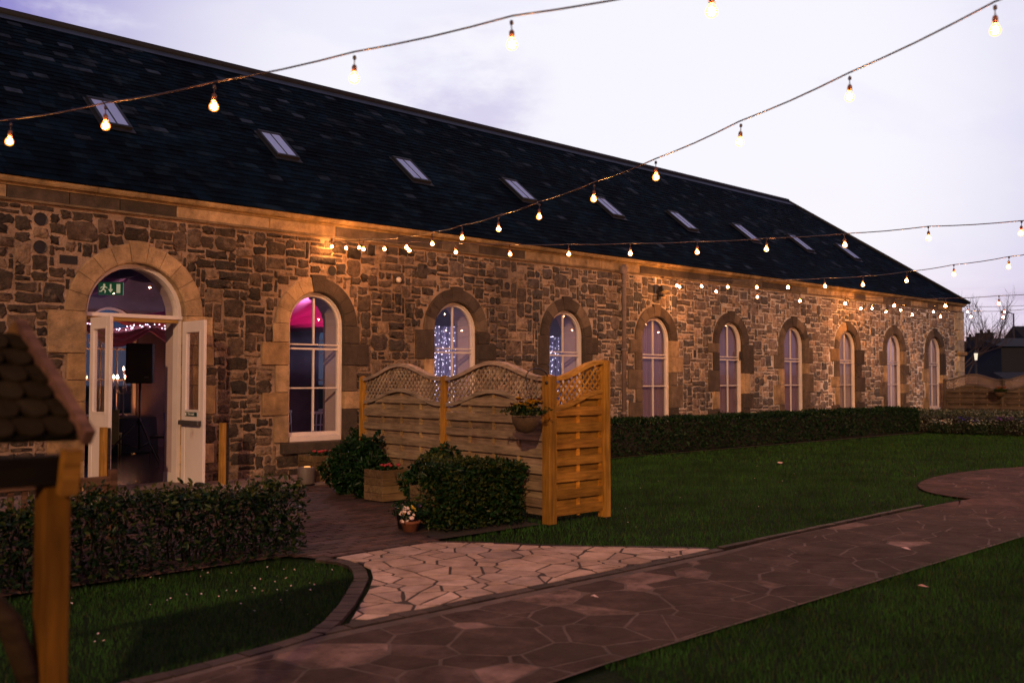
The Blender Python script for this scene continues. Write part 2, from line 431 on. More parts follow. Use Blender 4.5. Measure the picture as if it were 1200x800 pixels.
while z<3.94:
    h=min(.37,3.948-z)
    if h<.05: break
    w=.62 if k%2 else .44
    mb.box((XR-w,-.06,z+.004),(XR+.06,.6,z+h-.004),tone(r,'warm' if k%3 else 'light'),bev=.008); mb.c[-32:]=[(.44,.36,.25)]*32 if k%3!=1 else [(.30,.26,.21)]*32; z+=h;k+=1
mb.box((XR-.5,-.13,2.44),(XR+.13,.62,2.56),tone(r,'warm'),bev=.01)
mb.build('corner_quoins',M_ashlar,B)

# --- roof of real slates
EY,EZ=-.16,4.268; RY,RZ=4.43,7.97
TS=(RZ-EZ)/(RY-EY); SL=math.hypot(RZ-EZ,RY-EY)
XC=36.3;XE=31.89;XW=-7.2
def slates(mb,org,ux,us,width_at,length,seed):
    """org corner, ux along the eave, us up the slope (unit). width_at(s)->(a,b) span along ux"""
    r=random.Random(seed); ux=Vector(ux);us=Vector(us);nn=ux.cross(us).normalized()
    e=.155; s=0
    row=0
    while s<length:
        a,b=width_at(s); a2,b2=width_at(min(length,s+e))
        x=a-(row%2)*.125
        while x<b:
            w=.33 if row%1==0 else .3
            w=.25+r.uniform(-.012,.012)
            u0=max(x+.003,a);u1=min(x+w-.003,b)
            if u1-u0>.02:
                t=r.random()
                c=np.array((.0014,.0052,.0112))*r.uniform(.5,1.6)
                if t>(.975 if s<length*.45 else .91): c=np.array((.022,.034,.058))*r.uniform(.3,1.1)  # extra pale slates up the slope paint in sky reflection
                elif t>.88: c=np.array((.005,.012,.022))
                lift=r.uniform(.008,.014); dj=r.uniform(-.008,.008)
                t0=max(u0,a2) ; t1=min(u1,b2)
                if t1<=t0: t0=t1=(u0+u1)/2 if a2<=u0 else max(min(u1,b2),a2)
                p=[org+ux*u0+us*(s+dj)+nn*lift,org+ux*u1+us*(s+dj)+nn*(lift+r.uniform(-.003,.003)),
                   org+ux*max(t1,t0)+us*min(s+e+.02,length)+nn*.0015,org+ux*t0+us*min(s+e+.02,length)+nn*.0015,
                   org+ux*u0+us*(s+dj)+nn*-.004,org+ux*u1+us*(s+dj)+nn*-.004]
                mb.add(p,[(0,1,2,3),(4,5,1,0)],tuple(c))
            x+=w
        s+=e; row+=1
mb=MB()
us=Vector((0,RY-EY,RZ-EZ)).normalized()
slates(mb,Vector((XW,EY,EZ)),(1,0,0),us,lambda s:(0,(XC-XW)-(XC-XE)*s/SL),SL,21)
ush=Vector((XE-XC,0,RZ-EZ)); SLH=ush.length; ush.normalize()
BYW=2*RY-EY
slates(mb,Vector((XC,EY,EZ)),(0,1,0),ush,lambda s:((RY-EY)*s/SLH,(BYW-EY)-(RY-EY)*s/SLH),SLH,22)
# solid deck under slates and back slope
d=.004
mb.add([(XW,EY,EZ-d),(XC,EY,EZ-d),(XE,RY,RZ-d),(XW,RY,RZ-d)],[(0,1,2,3)],(.003,.005,.009))
mb.add([(XC,EY,EZ-d),(XC,BYW,EZ-d),(XE,RY,RZ-d)],[(0,1,2)],(.012,.014,.02))
mb.add([(XW,BYW,EZ),(XW,RY,RZ),(XE,RY,RZ),(XC,BYW,EZ)],[(0,1,2,3)],(.014,.016,.024))
roof=mb.build('roof',M_slate,B)
mb=MB()
mb.tube([(XW,RY,RZ+.02),(XE,RY,RZ+.02)],.085,8)
mb.tube([(XE,RY,RZ+.02),(XC+.02,EY-.02,EZ+.03)],.055,8)
mb.tube([(XE,RY,RZ+.02),(XC+.02,BYW+.02,EZ+.03)],.055,8)
mb.build('ridge_tiles',M_ridge,roof)
mb=MB()
lz=.27
p0=Vector((0,RY,RZ))-us*lz
n_=Vector((1,0,0)).cross(us)
mb.add([(XW,p0.y+n_.y*.02,p0.z+n_.z*.02),(XE+.2,p0.y+n_.y*.02,p0.z+n_.z*.02),(XE,RY+n_.y*.02,RZ+n_.z*.02),(XW,RY+n_.y*.02,RZ+n_.z*.02)],[(0,1,2,3)])
mb.build('lead_flashing',M_lead,roof)
# skylights
SLR=math.atan2(RZ-EZ,RY-EY)
def make_skylight():
    W,Lh=.47,.90
    m=MB()  # local: x along eave, y up slope, z normal
    m.box((0,0,0),(W,.05,.07)); m.box((0,Lh-.07,0),(W,Lh,.078)); m.box((0,.052,0),(.045,Lh-.072,.07)); m.box((W-.045,.052,0),(W,Lh-.072,.07))
    m.box((-.04,-.09,.014),(W+.04,-.002,.02)); m.box((-.04,.0,.014),(-.002,Lh+.03,.02)); m.box((W+.002,.0,.014),(W+.04,Lh+.03,.02))
    fr=m.build('skylight',M_skyframe,B)
    g=MB(); g.box((.046,.052,.03),(W/2-.012,Lh-.072,.062)); g.box((W/2+.012,.052,.03),(W-.046,Lh-.072,.062)); g.build('pane',M_skypane,fr)
    b=MB(); b.box((W/2-.010,.052,.03),(W/2+.010,Lh-.072,.068)); b.build('glazing_bar',M_skyframe,fr)
    return fr
sky0=make_skylight()
for k in range(-2,9):
    o=sky0 if k==-2 else copy_tree(sky0,B)
    o.parent=B
    yb=1.37; zb=EZ+(yb-EY)*TS
    o.location=(6.16+3.075*k,yb,zb+.01); o.rotation_euler=(SLR,0,0)

# --- stone surrounds, windows, door
def surround(k,o,parent):
    xc,hw,z0,zs=o; r=random.Random(100+k)
    mb=MB(); n=9 if k!=0 else 11; YB=.26 if k==0 else .14
    R1=hw;R2=hw+(.25 if k!=0 else .28)
    ncz=n//2
    pal={0:'LL',1:'LD',2:'DD',3:'DD',4:'MD',5:'DD',6:'MM',7:'LD',8:'MM',9:'MD'}.get(k,'DD')
    K={'L':'light','D':'dark','M':'mid'}
    for i in range(n):
        a0=PI-PI*i/n;a1=PI-PI*(i+1)/n
        kd=K[pal[0]] if i<ncz else K[pal[1]]
        if i==ncz: kd='light' if k==0 else 'dark'
        if k not in (0,1) and r.random()<.25: kd=r.choice(['mid','dark','mid'])
        r2=R2+(.0 if i!=ncz else .0); g=.004/R2
        seg=4; prf=[]
        c=tone(r,kd)
        vs=[];fs=[]
        for q in range(seg+1):
            t=a0-g+(a1-a0+2*g)*q/seg
            ca,sa=math.cos(t),math.sin(t)
            rb=r2+(.045 if i==ncz else 0)
            for (rad,y) in ((R1,YB),(R1+.0,-.03),(R1+.02,-.045),(rb-.012,-.045 if i!=ncz else -.055),(rb,-.03),(rb,.01)):
                yy=y if not(i==ncz and y<0) else y-.006
                vs.append((xc+rad*ca,yy,zs+rad*sa))
        m_=6
        for q in range(seg):
            for p in range(m_-1): fs.append((q*m_+p,q*m_+p+1,(q+1)*m_+p+1,(q+1)*m_+p))
        fs.append(tuple(range(m_))[::-1]); fs.append(tuple(seg*m_+p for p in range(m_)))
        mb.add(vs,fs,c)
    for side in (-1,1):
        for (a,b,w) in jamb[(k,side)]:
            if k==0: kd='warm' if r.random()<.8 else 'light'
            else:
                kd=K[pal[0 if side<0 else 1]]
                u=r.random()
                if u<.22: kd='light'
                elif u<.42: kd='mid'
                elif kd=='light' and u>.75: kd='warm'
            x0=xc+side*hw;x1=xc+side*(hw+w-.012)
            mb.box((min(x0,x1),-.04,a+.004),(max(x0,x1),YB,b-.004),tone(r,kd),bev=.007)
    if k!=0:
        mb.box((xc-hw-.14,-.09,.37),(xc+hw+.14,.14,.545),tone(r,'dark'),bev=.01)
    mb.build('stone_surround',M_ashlar,parent)
def strip(mb,P,w,y0,y1,c=(1,1,1)):
    """P: list of (x,z) along an arch; extrude a band of width w inside it"""
    n=len(P);vs=[];fs=[]
    for (ox,oz,ix,iz) in P:
        vs+=[(ox,y0,oz),(ix,y0,iz),(ix,y1,iz),(ox,y1,oz)]
    for i in range(n-1):
        for a in range(4):
            b=(a+1)%4; fs.append((i*4+a,i*4+b,(i+1)*4+b,(i+1)*4+a))
    fs+= [(0,1,2,3),(4*n-4,4*n-1,4*n-2,4*n-3)]
    mb.add(vs,fs,c)
def arch_band(mb,hw,zb,zs,w,y0,y1,inset=0,n=18):
    h=hw-inset; P=[(-h,zb,-h+w,zb)]
    for i in range(n+1):
        a=PI-PI*i/n; P.append((h*math.cos(a),zs+h*math.sin(a),(h-w)*math.cos(a),zs+(h-w)*math.sin(a)))
    P.append((h,zb,h-w,zb)); strip(mb,P,w,y0,y1)
def make_window():
    g=MB()
    P=[(-HW+.04,Z0+.12)]+arch_pts(0,HW-.04,ZS,18)+[(HW-.04,Z0+.12)]
    g.add([(a,.105,b) for a,b in P],[tuple(range(len(P)))])
    w=g.build('window',M_glass,B)
    f=MB()
    arch_band(f,HW,Z0+.005,ZS,.035,.055,.138,.002)
    arch_band(f,HW,Z0+.06,ZS,.035,.075,.132,.038)
    zb=Z0+.005
    f.box((-HW+.04,.0,zb),(HW-.04,.137,zb+.09),bev=.004)
    f.box((-HW+.074,.08,zb+.092),(HW-.074,.13,zb+.15))
    za=Z0+.17+.70; zc=Z0+.17+1.42
    for z_,h_ in ((za,.022),(zc,.022),(zc-.075,.03)):
        f.box((-HW+.074,.082,z_),(HW-.074,.125,z_+h_))
    for a,b in ((zb+.162,za-.002),(za+.024,zc-.077),(zc+.024,ZS+HW-.095)): f.box((-.013,.085,a),(.013,.123,b))
    f.build('frame',M_white,w)
    return w
w0=make_window()
first=True;W_={}
for k in sorted(bays):
    if k==0: continue
    if first: w=w0; first=False
    else: w=copy_tree(w0,B)
    w.parent=B; w.location=(bays[k],0,0); W_[k]=w
for k,w in W_.items():
    so=op(k); surround(k,(0,so[1],so[2],so[3]),w)
# doorway
fan=MB()
P=arch_pts(0,DHW-.05,DZS+.06,18)
fan.add([(a,.2,b) for a,b in P],[tuple(range(len(P)))])
fw=fan.build('fanlight_window',M_glass,B,loc=(bays[0],0,0))
surround(0,(0,DHW,0,DZS),fw)
f=MB()
arch_band(f,DHW,DZS+.0,DZS+.0,.06,.1,.26,0)
f.box((-DHW,.07,DZS-.055),(DHW,.27,DZS-.002)); 
f.box((-DHW,.10,0),(-DHW+.055,.26,DZS-.057)); f.box((DHW-.055,.10,0),(DHW,.26,DZS-.057))
f.build('frame',M_door,fw)
y_=MB(); y_.box((-DHW+.056,.09,DZS-.11),(DHW-.056,.25,DZS-.058)); y_.build('door_head_bar',mat('brass_strip',(.30,.17,.03),.4,.1),fw)
def make_leaf(name,hx,sgn,extras):
    """leaf opened 90 deg outward: lies in plane x=hx, from y=0 to y=-.68; sgn = side whose face looks at the other leaf"""
    L=.68;T=.045;H=DZS-.09
    m=MB()
    x0,x1=(hx-T/2,hx+T/2)
    st=.11
    m.box((x0,-L,.01),(x1,-L+st,H),bev=.004); m.box((x0,-st,.01),(x1,-.0,H),bev=.004)
    m.box((x0,-L+st,H-.14),(x1,-st,H)); m.box((x0,-L+st,.92),(x1,-st,1.10)); m.box((x0+.006,-L+st,.01),(x1-.006,-st,.92))
    # beads round the glass
    for (a,b,c_,d_) in ((-L+st,1.10,-L+st+.025,H-.14),(-st-.025,1.10,-st,H-.14),(-L+st+.025,1.10,-st-.025,1.125),(-L+st+.025,H-.165,-st-.025,H-.14)):
        m.box((x0-.008,a,b),(x1+.008,c_,d_))
    d=m.build(name,M_door,B,loc=(bays[0],0,0))
    g=MB(); g.box((hx-.004,-L+st+.026,1.126),(hx+.004,-st-.026,H-.166)); g.build('glass_pane',M_glass,d)
    if extras:
        sx=x0-.0
        b=MB(); b.box((sx-.075,-L+.03,.80+.1),(sx-.03,-.04,.87+.1),bev=.008); b.box((sx-.03,-L+.05,.90),(sx-.001,-L+.10,.97)); b.box((sx-.03,-.1,.90),(sx-.001,-.05,.97)); b.build('push_bar',M_steel,d)
        q=MB(); q.box((sx-.012,-.50,1.03),(sx-.009,-.14,1.09)); q.build('notice_plate',M_plate,d)
        cu=bpy.data.curves.new('lettering','FONT'); cu.body='Fire exit'; cu.size=.06; cu.extrude=.0008; cu.align_x='CENTER'
        t=bpy.data.objects.new('lettering',cu); link(t,d); t.location=(sx-.0135,-.33,1.045); t.rotation_euler=(PI/2,0,-PI/2); cu.materials.append(M_platew)
        bpy.context.view_layer.update(); _me=bpy.data.meshes.new_from_object(t.evaluated_get(bpy.context.evaluated_depsgraph_get())); _t2=bpy.data.objects.new('notice_lettering',_me); link(_t2,d); _t2.location=t.location; _t2.rotation_euler=t.rotation_euler; bpy.data.objects.remove(t)
        q=MB(); q.box((sx-.0145,-.185,1.04),(sx-.0125,-.15,1.08)); q.build('pictogram',M_platew,d)
        q=MB(); q.box((hx-.11,-L-.02,.0),(hx+.02,-L+.10,.09),bev=.02); q.build('door_stop',M_dark,d)
    for z_ in (.3,1.25,2.2):
        h=MB(); h.tube([(hx,.012,z_),(hx,.012,z_+.1)],.012,8); h.build('hinge',M_steel,d)
    return d
make_leaf('door',-DHW+.085,1,False)
make_leaf('door',DHW-.01,-1,True)
# --- hall interior: inner wall faces, reveals, floor, back wall with windows
mb=MB(); BY=8.3
wall_sheet(mb,WY,XL,XR,4.1,ops)
rw=MB(); rw2=rw
for o in ops:
    rv=MB(); reveal(rv,.262 if o[2]==0 else .143,WY,o); rv.build('reveal_lining',M_plaster,B)
for o in ops[:]:
    pass
bops=[(bays[k],.62,.75,2.6) for k in sorted(bays)]
wall_sheet(rw,BY,XL,XR,4.1,bops); 
for o in bops: reveal(rw2,BY,BY+.4,o)
mb.add([(XL,WY,0),(XL,BY,0),(XL,BY,4.1),(XL,WY,4.1)],[(0,1,2,3)])
mb.add([(XR-.5,WY,0),(XR-.5,BY,0),(XR-.5,BY,4.1),(XR-.5,WY,4.1)],[(0,1,2,3)])
rw.build('hall_rear_lining',mat('rear_lining',(.11,.08,.10),.9,.35,1.2,.2,12),B)  # darker copy of the plaster stands in for the dim rear of the hall
for s in (-1,1):
    sk=MB(); xx=bays[0]+s*DHW; sk.box((min(xx,xx-s*.015),.27,0),(max(xx,xx-s*.015),WY-.01,.16)); sk.build('skirting',M_door,B)
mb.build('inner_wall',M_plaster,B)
mb=MB(); wall_sheet(mb,BY+.4,XL,XR,4.2,bops,(.2,.16,.13)); mb.build('rear_wall',M_mortar,B)
mb=MB(); mb.box((XL,.27,-.05),(XR-.02,BY+.4,.012)); mb.build('hall_floor',M_floorw,B)
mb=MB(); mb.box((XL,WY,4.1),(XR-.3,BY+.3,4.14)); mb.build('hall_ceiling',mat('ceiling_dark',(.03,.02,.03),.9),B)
g=MB(); P=[(-.58,.8)]+arch_pts(0,.58,2.6,14)+[(.58,.8)]
g.add([(a,BY+.2,b) for a,b in P],[tuple(range(len(P)))]); bw=g.build('rear_window',M_dimglass,B)
f=MB()
sv=(HW,);
arch_band(f,.62,.76,2.6,.06,BY+.12,BY+.25)
for z_ in (.76,1.55,2.25,2.6): f.box((-.56,BY+.14,z_),(.56,BY+.2,z_+.04))
for x_ in (-.2,.18): f.box((x_,BY+.15,.8),(x_+.025,BY+.19,2.6))
# scroll tracery above the transom
for q in range(5):
    cx=-.4+.2*q
    f.tube([(cx+.075*math.cos(a/10*2*PI)*(1-a/24),BY+.16,2.43+.075*math.sin(a/10*2*PI)*(1-a/24)) for a in range(16)],.008,4)
f.build('frame',M_white,bw)
bw.location=(bays[-1],0,0)
for k in sorted(bays):
    if k==-1: continue
    c=copy_tree(bw,B); c.location=(bays[k],0,0)
# downpipe
dp=MB()
dp.tube([(17.09,-.12,4.12),(17.09,-.12,3.95),(17.09,-.1,0.05)],.05,10)
for z_ in (3.6,2.2,.8): dp.tube([(17.09,-.1,z_),(17.09,-.1,z_+.06)],.065,10)
dp.box((17.0,-.16,3.9),(17.18,-.04,4.08),bev=.02)
dp.build('downpipe',M_pipe,B)
v=MB(); v.lathe([(.0,0),(.055,0),(.05,.03),(.02,.05)],14); vo=v.build('wall_vent',mat('vent_white',(.6,.55,.5),.6,.05),B,loc=(10.89,-.03,3.34)); vo.rotation_euler=(PI/2,0,0)
mb=MB(); mb.box((XL,-.02,.0),(XR,.04,.001)); 

# ------------------------------------------------------------------ things in the hall
def drape(name,x0,x1,y0,y1,fz,m,label,cat,group=None,n=60,ny=24):
    mb=MB(); vs=[];fs=[]
    for i in range(n+1):
        for j in range(ny+1):
            u=i/n;v=j/ny; vs.append((x0+(x1-x0)*u,y0+(y1-y0)*v,fz(u,v)))
    for i in range(n):
        for j in range(ny): a=i*(ny+1)+j; fs.append((a,a+1,a+ny+2,a+ny+1))
    mb.add(vs,fs,(1,1,1),0,True); o=mb.build(name,m); tag(o,label,cat,group); return o
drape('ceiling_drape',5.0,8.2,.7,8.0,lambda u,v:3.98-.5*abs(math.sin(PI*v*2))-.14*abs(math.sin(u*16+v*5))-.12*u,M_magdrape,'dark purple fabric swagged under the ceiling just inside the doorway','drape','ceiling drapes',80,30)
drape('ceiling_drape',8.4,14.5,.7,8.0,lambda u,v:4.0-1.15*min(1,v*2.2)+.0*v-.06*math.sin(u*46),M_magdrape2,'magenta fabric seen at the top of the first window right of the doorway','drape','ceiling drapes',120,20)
drape('pink_swag',7.6,11.4,7.2,7.25,lambda u,v:3.5,M_pinkdrape,'x','x').name='tmp'
bpy.data.objects.remove(bpy.data.objects['tmp'])
# swag: hanging catenary cloth
mb=MB();vs=[];fs=[];n=60;m_=12
for i in range(n+1):
    u=i/n
    top=2.70+.05*math.cos(u*2*PI*3); dpth=.14+.26*abs(math.sin(u*PI*3.0))
    for j in range(m_+1):
        v=j/m_; vs.append((7.9+4.2*u,6.6+.10*math.sin(v*18),top-dpth*v-.0))
for i in range(n):
    for j in range(m_): a=i*(m_+1)+j; fs.append((a,a+1,a+m_+2,a+m_+1))
mb.add(vs,fs,(1,1,1),0,True)
sw=mb.build('swag_curtain',M_pinkdrape); tag(sw,'pink swag with fairy lights along its top, seen through the open doorway','swag')
_fm=MB(); _fm.lathe([(.003,-.010),(.010,0),(.003,.010)],5); FL=_fm.build('fairy_light',M_fairy); 
def fairies(parent,pts):
    for i,p in enumerate(pts[:100]):
        o=FL.copy(); link(o,parent); o.location=p
    if len(pts)>100:
        q=MB()
        for p in pts[100:]: q.lathe([(.001,-.008),(.0075,0),(.001,.008)],4,loc=p)
        o=q.build('fairy_lights',M_fairy,parent); o['kind']='stuff'
FP=[]; r=random.Random(4)
for i in range(70):
    u=r.random(); x=7.9+4.2*u; z=2.70+.05*math.cos(u*2*PI*3)+r.uniform(-.05,.03)
    FP.append((x,6.52,z))
fairies(sw,FP)
# fairy light backdrops behind windows two and three
def backdrop(x0,x1,y,z1,label,seed,nst=26,per=26):
    mb=MB();n=90;vs=[];fs=[]
    for i in range(n+1):
        x=x0+(x1-x0)*i/n; yy=y+.04*math.sin(i*.9)
        vs+= [(x,yy,.05),(x,yy,z1)]
    for i in range(n): fs.append((2*i,2*i+2,2*i+3,2*i+1))
    mb.add(vs,fs,(1,1,1),0,True); o=mb.build('light_curtain',M_sheerlit); tag(o,label,'curtain','fairy light curtains in the hall')
    r=random.Random(seed); FP=[]
    for s in range(nst):
        x=x0+(x1-x0)*(s+.5+r.uniform(-.3,.3))/nst
        for p in range(per):
            z=z1-(z1-.2)*(p+r.random())/per
            if r.random()<.8: FP.append((x+r.uniform(-.02,.02),y-.08,z))
    r.shuffle(FP); fairies(o,FP)
    return o
backdrop(14.6,17.2,4.0,2.85,'white curtain of hanging fairy lights behind the second window right of the doorway',1,34,26)
backdrop(18.3,20.6,3.8,2.7,'white curtain of hanging fairy lights behind the window left of the downpipe',2,22,24)
backdrop(9.95,10.35,6.3,2.9,'narrow strip of purple fairy lights beside the loudspeaker in the doorway',3,2,44)
backdrop(18.2,18.42,.72,2.6,'string of fairy lights at the edge of the window right of the downpipe',6,2,18)
bpy.data.objects.remove(FL)
# sheer curtains behind windows 3..9
ordn={3:'third',4:'fourth',5:'fifth',6:'sixth',7:'seventh',8:'eighth',9:'ninth and last'}
for k in range(4,10):
    x0,x1=bays[k]-.53,bays[k]+.53
    if k==4: x0+=.2
    if k==5: x0+=.24
    if k==7: x1-=.10
    mb=MB();n=70;vs=[];fs=[]
    for i in range(n+1):
        x=x0+(x1-x0)*i/n; yy=.215+.022*math.sin(i*.9)+.01*math.sin(i*2.3+k)
        vs+= [(x,yy,.57),(x,yy,ZS+math.sqrt(max(.0,.5295**2-(x-bays[k])**2)))]
    for i in range(n): fs.append((2*i,2*i+2,2*i+3,2*i+1))
    mb.add(vs,fs,(1,1,1),0,True); o=mb.build('sheer_curtain',M_sheer if k<7 else M_sheer2)
    tag(o,'mauve sheer curtain hanging inside the %s arched window right of the doorway'%ordn[k],'curtain','sheer curtains at the far windows')
# speaker on tripod stand
sp=empty('speaker_stand',(7.97,3.97,0.012),R(12),'black tripod stand carrying the loudspeaker just inside the doorway','stand')
m=MB(); m.tube([(0,0,.25),(0,0,1.5)],.02,8); m.build('pole',M_black,sp)
m=MB(); m.tube([(0,0,.72),(0,0,.82)],.035,8); m.build('collar',M_black,sp)
for q in range(3):
    a=q*2*PI/3+.4
    l=MB(); l.tube([(.02*math.cos(a),.02*math.sin(a),.8),(.72*math.cos(a),.72*math.sin(a),.02)],.015,6); lo=l.build('leg',M_black,sp)
    l=MB(); l.tube([(.01*math.cos(a),.01*math.sin(a),.3),(.38*math.cos(a),.38*math.sin(a),.40)],.009,6); l.build('brace',M_black,lo)
spk=empty('loudspeaker',(7.97,3.97,1.5),R(-28),'black loudspeaker on a tripod stand seen through the open doorway','loudspeaker')
m=MB(); m.box((-.24,-.18,0),(.24,.18,.74),bev=.02); sb=m.build('cabinet',M_black,spk)
m=MB(); m.box((-.21,-.19,.03),(.21,-.181,.71)); m.build('grille',M_dark,sb)
m=MB(); m.box((.08,-.195,.1),(.16,-.191,.13)); m.build('badge',M_steel,sb)
# tables with dark cloths, candelabra, chairs
def table(x,y,r_,label):
    t=empty('round_table',(x,y,.012),0,label,'table','dark draped tables')
    m=MB(); m.lathe([(r_,0.72),(r_,.75),(r_-.02,.76)],28); m.build('tabletop',M_cloth,t)
    m=MB(); n=56; vs=[];fs=[]
    for i in range(n):
        a=2*PI*i/n; rr=r_+.012+.02*math.sin(9*a); vs+=[(r_*1.002*math.cos(a),r_*1.002*math.sin(a),.745),(rr*math.cos(a)*1.03,rr*math.sin(a)*1.03,.02)]
    for i in range(n): j=(i+1)%n; fs.append((2*i,2*i+1,2*j+1,2*j))
    m.add(vs,fs,(1,1,1),0,True); m.build('tablecloth',M_cloth,t)
    return t
table(9.0,7.3,.75,'dark draped table under the lit candelabra at the far side of the doorway')
table(10.9,5.4,.8,'dark draped table seen low through the first window right of the doorway')
cd=empty('candelabra',(9.05,7.25,.775),0,'lit candelabra standing on the dark table seen through the doorway','candelabra')
m=MB(); m.lathe([(.1,0),(.09,.02),(.02,.05),(.015,.55),(.03,.6),(.012,.65)],12); m.build('stem',M_steel,cd)
for q in range(7):
    a=q*2*PI/7; rr=.2 if q else 0
    h=.72 if q else .9
    m=MB(); m.tube([(0,0,.5),(rr*.6*math.cos(a),rr*.6*math.sin(a),.5),(rr*math.cos(a),rr*math.sin(a),.62),(rr*math.cos(a),rr*math.sin(a),h)],.008,6); m.build('arm',M_steel,cd)
    m=MB(); m.lathe([(.012,0),(.012,.1),(.008,.1)],8,loc=(rr*math.cos(a),rr*math.sin(a),h)); c_=m.build('candle',M_wax,cd)
    m=MB(); m.lathe([(.002,0),(.02,.025),(.014,.05),(.002,.08)],8,loc=(rr*math.cos(a),rr*math.sin(a),h+.1)); m.build('flame',M_candle,c_)
def chair(x,y,rz,mt,label,extra=None):
    c=empty('dining_chair',(x,y,.012),rz,label,'chair','chairs in the hall')
    m=MB(); m.box((-.2,-.2,.43),(.2,.2,.47),bev=.01); m.build('seat',mt,c)
    for sx in (-1,1):
        for sy in (-1,1):
            m=MB(); m.tube([(sx*.18,sy*.18,0),(sx*.18,sy*.18,.43)],.014,6); m.build('leg',mt,c)
    m=MB(); 
    for sx in (-.18,-.09,0,.09,.18): m.tube([(sx,.19,.47),(sx,.23,.92)],.012,6)
    m.box((-.2,.215,.90),(.2,.245,.95)); m.box((-.18,.205,.68),(.18,.22,.70)); m.build('backrest',mt,c)
    if extra=='olive':
        m=MB(); m.box((-.19,-.0,0),(.19,.02,.7)); o=m.build('sash',M_olive,c); o.location=(0,.24,.25)
    if extra=='blue':
        m=MB(); vs=[];fs=[]
        for i in range(13):
            for j in range(9):
                a=i/12*PI; vs.append((-.26*math.cos(a)*(1-.1*j/8),.235+.07*math.sin(a)+.012*math.sin(i*3+j),.98-.55*j/8-.06*abs(math.cos(a))))
        for i in range(12):
            for j in range(8): a=i*9+j; fs.append((a,a+9,a+10,a+1))
        m.add(vs,fs,(1,1,1),0,True); jo=m.build('draped_jacket',M_blue)
        jo.location=c.location; jo.rotation_euler=c.rotation_euler; tag(jo,'blue jacket hung over a chair back inside the doorway','jacket')
    return c
chair(8.35,6.2,R(150),M_olive,'chair with an olive sash at the left of the view through the doorway','olive')
chair(8.75,4.6,R(200),M_steel,'metal chair with a blue jacket on its back inside the doorway','blue')
chair(10.85,2.5,R(170),M_whitec,'white spindle chair seen low through the first window right of the doorway')
chair(10.9,3.6,R(120),M_whitec,'white chair partly hidden left of the spindle chair in the first window')
# exit sign
ex=empty('exit_sign',(6.36,1.42,2.89),R(-43),'green illuminated running man exit sign hanging inside the fanlight','exit sign')
m=MB(); m.box((-.19,-.02,0),(.19,.02,.2)); m.build('light_box',M_exit,ex)
m=MB()
def flat(P,y=-.023): 
    m.add([(a,y,b) for a,b in P]+[(a,y+.002,b) for a,b in P],[tuple(range(len(P))),tuple(range(len(P),2*len(P)))[::-1]])
flat([(.09,.03),(.15,.03),(.15,.17),(.09,.17)])
flat([(-.012,.17),(-.012,.09),(-.04,.09),(0,.035),(.04,.09),(.012,.09),(.012,.17)])
flat([(-.10+.018*math.cos(a*PI/5),.158+.018*math.sin(a*PI/5)) for a in range(10)])
flat([(-.115,.138),(-.085,.142),(-.10,.085),(-.13,.09)])
flat([(-.13,.09),(-.10,.09),(-.07,.07),(-.08,.03),(-.095,.03),(-.09,.062)])
flat([(-.13,.09),(-.115,.085),(-.14,.05),(-.175,.05),(-.175,.065),(-.15,.068)])
flat([(-.088,.14),(-.05,.115),(-.055,.105),(-.092,.122)]); flat([(-.115,.14),(-.15,.125),(-.16,.10),(-.15,.10),(-.14,.118),(-.112,.126)])
m.build('pictogram',M_exitw,ex)
m=MB(); m.tube([(-.12,0,.2),(-.12,0,.8)],.004,5); m.tube([(.12,0,.2),(.12,0,.8)],.004,5); m.build('hanger',M_steel,ex)

# added interior lamps, fixtures not seen: coloured uplighters and soft hall fill
def uplighter(x,y,label,colr,watt,tilt=None):  # added floor fixture, put in to tint drapes and rear wall
    u=empty('uplighter',(x,y,.012),0,label,'uplighter','added uplighters in the hall')
    m=MB(); m.lathe([(.09,0),(.09,.12),(.08,.14)],16); m.build('housing',M_black,u)
    m=MB(); m.lathe([(.001,.141),(.075,.141),(.07,.147)],16); m.build('lens',emis('lens',colr,12),u)
    l=bpy.data.lights.new('uplight','SPOT'); l.energy=watt; l.color=colr; l.spot_size=R(95); l.spot_blend=.6; l.shadow_soft_size=.06
    lo=bpy.data.objects.new('uplight',l); link(lo,u); lo.location=(0,0,.17); lo.rotation_euler=(PI,0,0)
uplighter(12.7,3.9,'added magenta uplighter on the hall floor behind the first window',(1,.03,.30),420)
uplighter(6.9,5.4,'added purple uplighter on the hall floor behind the doorway',(.6,.12,.5),55)
def hall_fill(x,y,z,w,c,label):  # added fill light with an invented shade and cord
    u=empty('fill_lamp',(x,y,z),0,label,'lamp','added fill lamps in the hall')
    m=MB(); m.lathe([(.02,.08),(.09,.02),(.1,-.03)],14); m.build('lamp_shade',M_black,u)
    m=MB(); m.tube([(0,0,.08),(0,0,4.1-z)],.004,5); m.build('cord',M_black,u)
    l=bpy.data.lights.new('lamp','POINT'); l.energy=w; l.color=c; l.shadow_soft_size=.05
    lo=bpy.data.objects.new('lamp',l); link(lo,u); lo.location=(0,0,-.1)
uplighter(9.6,7.9,'added amber uplighter washing the rear wall of the hall behind the doorway',(1,.35,.1),60)
hall_fill(10.7,2.9,3.3,60,(.9,.8,1),'added unseen fill lamp above the white chairs behind the first window')
hall_fill(9.3,5.4,3.3,95,(1,.6,.6),'added unseen fill lamp above the tables behind the doorway')
hall_fill(16.5,2.6,3.3,70,(.75,.65,1),'added unseen fill lamp in front of the light curtain at the second window')
hall_fill(24.0,2.6,3.3,60,(1,.62,.75),'added unseen fill lamp behind the fifth and sixth windows')
hall_fill(31.5,2.6,3.3,260,(1,.68,.75),'added unseen fill lamp behind the last two windows')

